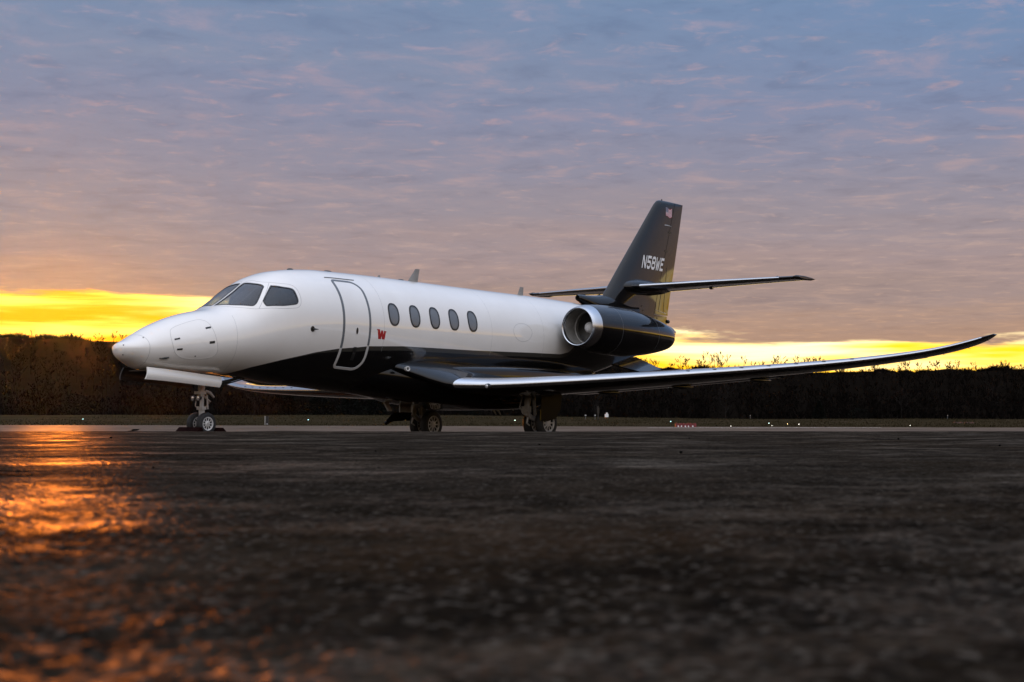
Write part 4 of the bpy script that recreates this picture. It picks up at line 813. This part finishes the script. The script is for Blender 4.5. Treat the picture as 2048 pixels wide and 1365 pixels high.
for k, y in enumerate((-.075, .075)):
    b = MB(); b.lathe([(0, .02), (.05, .045), (.10, .052), (.105, .046), (.09, .04)], (1.845, y-.02, .565), (-1, -.15, -.1), 18); h = b.build('taxi_light', M['darkmetal'], ng)
    b = MB(); b.lathe([(.088, .045), (.094, .03), (.097, 0)], (1.845, y-.02, .565), (-1, -.15, -.1), 18); b.build('lamp_lens', M['frontglass'], ng)
b = MB(); b.tube([(1.99, -.05, .80), (2.36, -.05, .84), (2.86, -.05, .965)], [.022, .022, .022], 8); b.tube([(1.99, .05, .78), (2.36, .05, .83), (2.86, .05, .96)], .02, 8); b.tube([(2.30, -.06, .85), (2.55, -.06, .885)], [.036, .036], 10); b.tube([(2.34, -.07, .80), (2.9, -.07, .94)], .012, 6); b.build('drag_brace', M['darkmetal'], ng)
b = MB(); b.tube([(2.40, -.055, .875), (2.78, -.055, .965)], .014, 8); b.build('brace_rod', M['alu'], ng)
# nose gear doors
for sd in (-1, 1):
    top = [(.42, .33, 1.085), (.8, .36, 1.06), (1.2, .375, 1.025), (1.65, .375, .985), (2.08, .365, .95)]; G = []
    for x, y, z in top:
        k = (x-.42)/1.66; G.append([(x-.055*t, sd*(y+.05*math.sin(t*2.6)), z-t*(.215-.02*k)) for t in np.linspace(0, 1, 7)])
    mb = MB(); mb.grid(G); G2 = [[(p[0], p[1]-sd*.022, p[2]) for p in row] for row in G]; mb.grid(G2); a, b_ = len(G), 7
    border = [(i, 0) for i in range(a)]+[(a-1, j) for j in range(1, b_)]+[(i, b_-1) for i in range(a-2, -1, -1)]+[(0, j) for j in range(b_-2, 0, -1)]
    for i in range(len(border)): p, q_ = border[i], border[(i+1) % len(border)]; i1, i2 = p[0]*b_+p[1], q_[0]*b_+q_[1]; mb.f.append((i1, i2, i2+a*b_, i1+a*b_))
    mb.build('nose_gear_door', M['white'] if sd < 0 else M['darkmetal'], JET, angle=40)
b = MB(); b.box((1.25, 0, 1.03), (1.5, .56, .02)); b.build('nose_gear_bay', M['blackmark'], JET, smooth=False)
b = MB(); b.tube([(1.62, -.34, .99), (1.9, -.34, .965)], .02, 6); b.build('door_hinge', M['darkmetal'], JET)
# main gear
GX = 10.10
for sd in (-1, 1):
    yc_ = sd*1.66; zg = ground_at(GX, yc_); wz = zg+.335
    for y in (yc_-.165, yc_+.165): wheel(GX, y, wz, .335, .17, -1)
    leg = MB(); leg.tube([(9.72, yc_, .86), (9.66, yc_, .62), (9.60, yc_, .34)], [.075, .07, .06], 14); leg.tube([(9.58, yc_, .33), (9.78, yc_, .22), (GX, yc_, wz)], [.065, .055, .05], 12); leg.tube([(GX, yc_-.22, wz), (GX, yc_+.22, wz)], .04, 10)
    leg.tube([(9.84, yc_+.0, .80), (9.92, yc_, .26)], [.045, .035], 12); leg.tube([(9.60, yc_-.09, .70), (9.52, yc_-.10, .36), (9.64, yc_-.08, .20)], .012, 6); leg.box((9.60, yc_, .40), (.12, .18, .14)); leg.tube([(9.54, yc_+.07, .66), (9.47, yc_+.08, .46), (9.56, yc_+.06, .30)], .014, 6)
    leg.tube([(9.55, yc_-.08, .22), (9.50, yc_-.09, .10), (9.60, yc_-.09, .05)], [.022, .02, .014], 8)
    leg.build('main_gear_leg', M['steel'], JET, angle=40)
    # outboard leg door standing beside the wheels, with scooped lower edge
    yo = yc_+sd*.285; d = MB(); d.plate([(9.74, yo, .86), (10.52, yo, .86), (10.44, yo, .40), (10.28, yo, .20), (9.98, yo, .145), (9.72, yo, .16)], .022, (0, sd*.022, 0)); d.build('main_gear_door', M['black'], JET, smooth=False)
    b = MB(); b.tube([(10.42, yc_-sd*.1, .70), (10.62, yc_-sd*.12, .62), (10.60, yc_-sd*.12, .44), (10.44, yc_-sd*.1, .60)], .02, 6); b.build('retraction_link', M['steel'], JET)
    # inboard door hanging under the belly
    if sd < 0: continue
    yi = sd*.78; d = MB(); d.plate([(8.05, yi, .34), (8.62, yi, .34), (8.72, yi+sd*.12, .25), (8.50, yi+sd*.16, .15), (8.18, yi+sd*.16, .14), (7.98, yi+sd*.18, .06), (7.92, yi+sd*.16, .12)], .03, (0, sd*.03, 0)); d.build('inboard_gear_door', M['black'], JET, smooth=False)
    d = MB(); d.plate([(8.22, yi, .60), (8.58, yi, .60), (8.58, yi, .34), (8.22, yi, .34)], .025, (0, sd*.025, 0)); d.build('gear_door_arm', M['steel'], JET, smooth=False)
    d = MB(); d.plate([(7.56, sd*.74, .70), (7.70, sd*.74, .70), (7.97, sd*.78, .36), (7.86, sd*.78, .36)], .04, (0, sd*.04, 0)); d.build('door_strut', M['silver'], JET, smooth=False)
# ------------------------------------------------------------------ chocks
def chock(x, lab, flip):
    t = thing('wheel_chock', lab, 'chock', 'chocks at the nose wheels'); mb = MB(); z0 = ground_at(x, 0)-.01
    pr = [(-.13, 0), (.13, 0), (.05*flip+.02, .15), (.05*flip-.02, .15)]; pr = [(x+a*1.0, z0+b) for a, b in pr]
    mb.loft([[(px_, y, pz+dz) for px_, pz in pr] for y, dz in ((-.30, -.004), (-.28, 0), (.28, .0), (.30, -.004))]); b = mb.build('wedge', M['chock'], t, smooth=False)
    r = MB(); r.tube([(x-flip*.04, -.30, z0+.055), (x-flip*.06, 0, z0+.062), (x-flip*.04, .30, z0+.055)], .011, 6); r.build('rope', M['rope'], t)
M['chock'] = vary(mat('chock_rubber', (.010, .0025, .002), .9, spec=.05), .3, 12.0); M['rope'] = mat('rope', (.35, .33, .30), .8)
chock(NX-.30, 'dark red chock with pale rope in front of the nose wheels', 1); chock(NX+.30, 'dark red chock behind the nose wheels', -1)
# ------------------------------------------------------------------ airfield furniture
def airlight(px, py, d, colr, lab, strength=9.0, rad=.055):
    strength *= 0.55
    x, y, z = place_ground(px, d); zt2 = CAM[2]+(845-py)/FPX*d; zt2 = max(zt2, z+.12); rad *= .62; t = thing('edge_light', lab, 'edge light', 'airfield edge lights', (x, y, z))
    b = MB(); b.lathe([(-.03, .05), (0, .05), (.02, .02), (zt2-z-rad*.8, .018), (zt2-z-rad*.6, rad*.8)], (0, 0, 0), (0, 0, 1), 10); b.build('stake', M['darkmetal'], t)
    b = MB(); b.lathe([(-rad*.7, rad*.75), (0, rad), (rad*.7, rad*.7), (rad, 0)], (0, 0, zt2-z), (0, 0, 1), 12)
    m = mat('lit_lens', (.3, .3, .3), .3, emit=colr, estr=strength); b.build('lens', m, t)
BL, WH, YE = (.45, .85, 1.0), (1, .95, .85), (1, .75, .3)
airlight(167, 838.5, 172, BL, 'blue edge light in the grass left of the nose', 14, .06); airlight(617, 840, 168, BL, 'blue edge light in the grass under the forward belly', 14, .06)
airlight(1030, 841, 160, (.75, 1, .85), 'pale green edge light just ahead of the near main wheels', 14, .06); airlight(1111, 852, 118, WH, 'low white light just behind the near main wheels', 9, .04)
airlight(1341, 843.5, 150, BL, 'blue edge light left of the row of red barricades', 14, .06); airlight(1461, 852.5, 112, WH, 'low white light right of the row of red barricades', 9, .035)
airlight(1537, 847, 140, (.7, 1, .95), 'bluish light, left one of the close pair in the right field', 12, .05); airlight(1543, 851.5, 115, WH, 'low white light, right one of the close pair in the right field', 9, .035)
airlight(1574, 848.5, 130, YE, 'yellow light between the close pair and the single white one', 12, .045); airlight(1597, 849.5, 130, WH, 'white light just right of the yellow one', 12, .045); airlight(1819, 851.5, 112, WH, 'single white light well left of the brown barricades', 10, .038)
# black marker box with a pale edge
x, y, z = place_ground(535, 150); t = thing('marker_box', 'upright black marker box with a pale edge at the grass under the jet', 'marker', None, (x, y, z))
def oriented(parts, par, px, d):
    for nm, c, s_, m in parts:
        mb = MB(); rot = np.stack([RH, FH, [0, 0, 1]], 1); c = np.array(c); mb.box(rot @ c, s_, rot); mb.build(nm, m, par, smooth=False)
oriented([('box', (0, 0, .42), (.32, .30, .95), M['blackmark']), ('side_stripe', (-.19, -.02, .42), (.05, .26, .93), M['silver']), ('lamp', (0.02, -.16, .10), (.07, .03, .10), M['wpaint'])], t, 535, 150)
# low red barricades in a row
M['redbar'] = vary(mat('barricade_red', (.12, .006, .006), .7), .2, 5); M['brownbar'] = vary(mat('weathered_barricade', (.06, .022, .016), .7), .3, 5)
def barricade(px, py, d, wpx, hpx, lab, m, grp, discs, tilt=0):
    x, y, z = place_ground(px, d); z = CAM[2]+(845-py)/FPX*d-hpx/2/FPX*d; t = thing('barricade', lab, 'barricade', grp, (x, y, z)); w, h = wpx/FPX*d, hpx/FPX*d; rot = np.stack([RH, FH, [0, 0, 1]], 1)
    mb = MB(); prof = [(-.16, 0), (.16, 0), (.12, h*.35), (.07, h*.95), (.05, h), (-.05, h), (-.07, h*.95), (-.12, h*.35)]
    mb.loft([[rot @ np.array([xx, yy*sc, zz_*sc2]) for yy, zz_ in prof] for xx, sc, sc2 in ((-w/2, .8, .9), (-w/2+.03, 1, 1), (-w*.12, 1, 1), (-w*.10, .92, .9), (w*.10, .92, .9), (w*.12, 1, 1), (w/2-.03, 1, 1), (w/2, .8, .9))]); mb.build('body', m, t, smooth=False)
    for fx in (-.33, .33):
        mb = MB(); mb.box(rot @ np.array([w*fx, -.02, h*1.05]), (w*.1, .1, h*.16), rot); mb.build('carry_lug', m, t, smooth=False)
    if discs:
        for fx in discs:
            mb = MB(); o = rot @ np.array([w*fx, -.165, h*.22]); mb.lathe([(0, h*.20), (.01, h*.20), (.012, 0)], o, -FH, 14); mb.build('reflector', M['wpaint'], t)
gB = 'red barricades on the white line'
barricade(1357, 850.8, 108, 14, 7.5, 'left barricade of the three bright red ones on the white line', M['redbar'], gB, (-.1, .35)); barricade(1371, 851, 108, 14, 7.5, 'middle barricade of the three bright red ones on the white line', M['redbar'], gB, (-.1, .35)); barricade(1385, 850.8, 108, 14, 7.5, 'right barricade of the three bright red ones on the white line', M['redbar'], gB, (-.05,))
gB = 'brown barricades in the right field'
barricade(1915, 847.6, 150, 19, 5.5, 'left one of the two brown barricades in the right field', M['brownbar'], gB, None); barricade(1937, 847.8, 150, 19, 5.5, 'right one of the two brown barricades in the right field', M['brownbar'], gB, None)
# white field sign on two legs, dark pole
x, y, z = place_ground(1213, 200); t = thing('field_sign', 'small white board on two legs with a round top in the far field', 'sign', None, (x, y, z))
oriented([('board', (0, 0, .62), (.50, .05, .42), M['wpaint']), ('cap', (.03, 0, .92), (.24, .05, .22), M['wpaint']), ('post', (-.18, .0, .20), (.05, .05, .55), M['darkmetal']), ('post', (.18, .0, .20), (.05, .05, .55), M['darkmetal'])], t, 1213, 200)
x, y, z = place_ground(1196, 205); t = thing('pole', 'thin dark pole left of the white field sign', 'pole', None, (x, y, z)); b = MB(); b.tube([(0, 0, -.1), (0, 0, 1.9)], [.10, .08], 8); b.build('shaft', M['blackmark'], t); b = MB(); b.box((0, 0, 1.3), (.30, .2, .8)); b.build('cabinet', M['blackmark'], t, smooth=False)
for px, lab in ((1171, 'leftmost of the two pale low stakes left of the dark pole'), (1190, 'pale low stake close to the dark pole')):
    x, y, z = place_ground(px, 210); t = thing('marker_stake', lab, 'stake', 'pale stakes in the far field', (x, y, z)); b = MB(); b.tube([(0, 0, -.1), (0, 0, .55)], [.03, .03], 6); b.build('post', M['gasket'], t); b = MB(); b.box((0, 0, .60), (.2, .12, .14)); b.build('head', M['silver'], t, smooth=False)
for px, lab in ((1500, 'short pale stake at the field edge above the paired lights'), (1894, 'short pale stake at the field edge left of the brown barricades')):
    x, y, z = place_ground(px, 300); t = thing('marker_stake', lab, 'stake', 'pale stakes at the forest edge', (x, y, z)); b = MB(); b.tube([(0, 0, -.1), (0, 0, .75)], [.05, .05], 6); b.build('post', M['gasket'], t); b = MB(); b.tube([(0, 0, .75), (0, 0, .9)], [.06, .05], 6); b.build('cap', M['silver'], t)
# painted edge line and a far taxi lane line
def ground_strip(name, pts, w, m, lift, lab):
    mb = MB(); G = []
    for i, (d, r) in enumerate(pts):
        for q in (0,): pass
        G.append([(*xy(d+s_*w/2, r), float(max(gz(d+s_*w/2), 0*d+gz(d+s_*w/2)))+lift) for s_ in (-1, 1)])
    mb.grid(G); o = mb.build(name, m, None, smooth=False); return tag(o, kind='structure', label=lab)
M['line'] = vary(mat('line_paint', (.62, .60, .56), .7), .2, 1.5)
ground_strip('painted_line', [(103, at_px(px, 103)) for px in np.linspace(1295, 1760, 30)], 1.1, M['line'], .045, 'white painted line on the far taxiway')

M['tar'] = mat('tar', (.004, .0037, .0034), 1.0, spec=0.0)
def tar(pts, w, lab):
    mb = MB(); G = []; rg = np.random.default_rng(len(pts)+int(pts[0][0]*10))
    dd = [(pts[i][0]+(pts[i+1][0]-pts[i][0])*t, pts[i][1]+(pts[i+1][1]-pts[i][1])*t) for i in range(len(pts)-1) for t in np.linspace(0, 1, 14, endpoint=False)]
    for k, (d, r) in enumerate(dd):
        f = math.sin(math.pi*(k+.5)/len(dd))**.4*w*rg.uniform(.6, 1.3); j = rg.normal(0, w*.25); G.append([(*xy(d+j+s_*f/2, r), float(gz(d))+(.009 if d < 25 else .035)) for s_ in (-1, 1)])
    mb.grid(G); o = mb.build('tar_seam', M['tar'], None, smooth=False); return tag(o, kind='structure', label=lab)
pd = lambda px, py: (CAM[2]/((py-845)/FPX), at_px(px, CAM[2]/((py-845)/FPX)))
tar([pd(-40, 948), pd(40, 951), pd(105, 949)], .10, 'dark tar patch at the left edge of the apron')
tar([pd(265, 911), pd(300, 914), pd(345, 914)], .06, 'short dark tar seam on the apron'); tar([pd(385, 916), pd(450, 917), pd(520, 919)], .07, 'longer dark tar seam on the apron')
tar([(66, at_px(256, 66)), (92, at_px(276, 92)), (94, at_px(300, 94))], 1.6, 'dark tar stripe crossing the taxiway left of the nose wheels')
def pebble(px, py, sz, seed, lab):
    d, r = pd(px, py); x, y = xy(d, r); rg = np.random.default_rng(seed); bm = bmesh.new(); bmesh.ops.create_icosphere(bm, subdivisions=2, radius=sz)
    for v in bm.verts: v.co = Vector((v.co.x*1.2, v.co.y, v.co.z*.75))*(1+.25*mnoise.noise(v.co/sz*1.4+Vector((seed, 0, 0))))
    me = bpy.data.meshes.new('pebble'); bm.to_mesh(me); bm.free(); me.materials.append(M['tar']); o = bpy.data.objects.new('pebble', me); COL.objects.link(o); o.location = (x, y, float(gz(d))+sz*.45)
    tag(o, lab, 'pebble', 'loose pebbles on the apron')
for i, (px, py, sz) in enumerate([(1378, 878, .0085), (1361, 906, .0065), (1079, 890, .0055), (1795, 879, .0075), (1997, 892, .006), (224, 876, .008), (309, 936, .003), (752, 903, .004), (758, 936, .003)]): pebble(px, py, sz, i+3, ['dark pebble nearest below the red barricades', 'dark pebble on the asphalt below the jet engine, closer than the one by the barricades', 'dark pebble in front of the near main wheels', 'dark pebble on the right side of the apron, left one of two', 'dark pebble nearest the right edge of the apron', 'dark pebble at the edge of the orange glow below the nose tip', 'tiny dark pebble under the short tar seam', 'tiny dark pebble below the cabin door, farther of two', 'tiny dark pebble below the cabin door, nearer of two'][i])
# ------------------------------------------------------------------ air: thin dawn haze over the field
hm = bpy.data.materials.new('haze'); hm.use_nodes = True; hn = NT(hm.node_tree); hn.n.clear()
pv = hn.new('ShaderNodeVolumePrincipled'); pv.inputs['Color'].default_value = (0.9, 0.88, 0.86, 1); pv.inputs['Density'].default_value = 0.0000026; pv.inputs['Anisotropy'].default_value = 0.93
ho = hn.new('ShaderNodeOutputMaterial'); hn.l.new(pv.outputs[0], ho.inputs['Volume'])
mb = MB(); mb.box((0, 0, -2), (5200, 5200, 136)); hz = mb.build('haze', hm, None, smooth=False); tag(hz, kind='stuff', label='thin warm haze over the airfield')
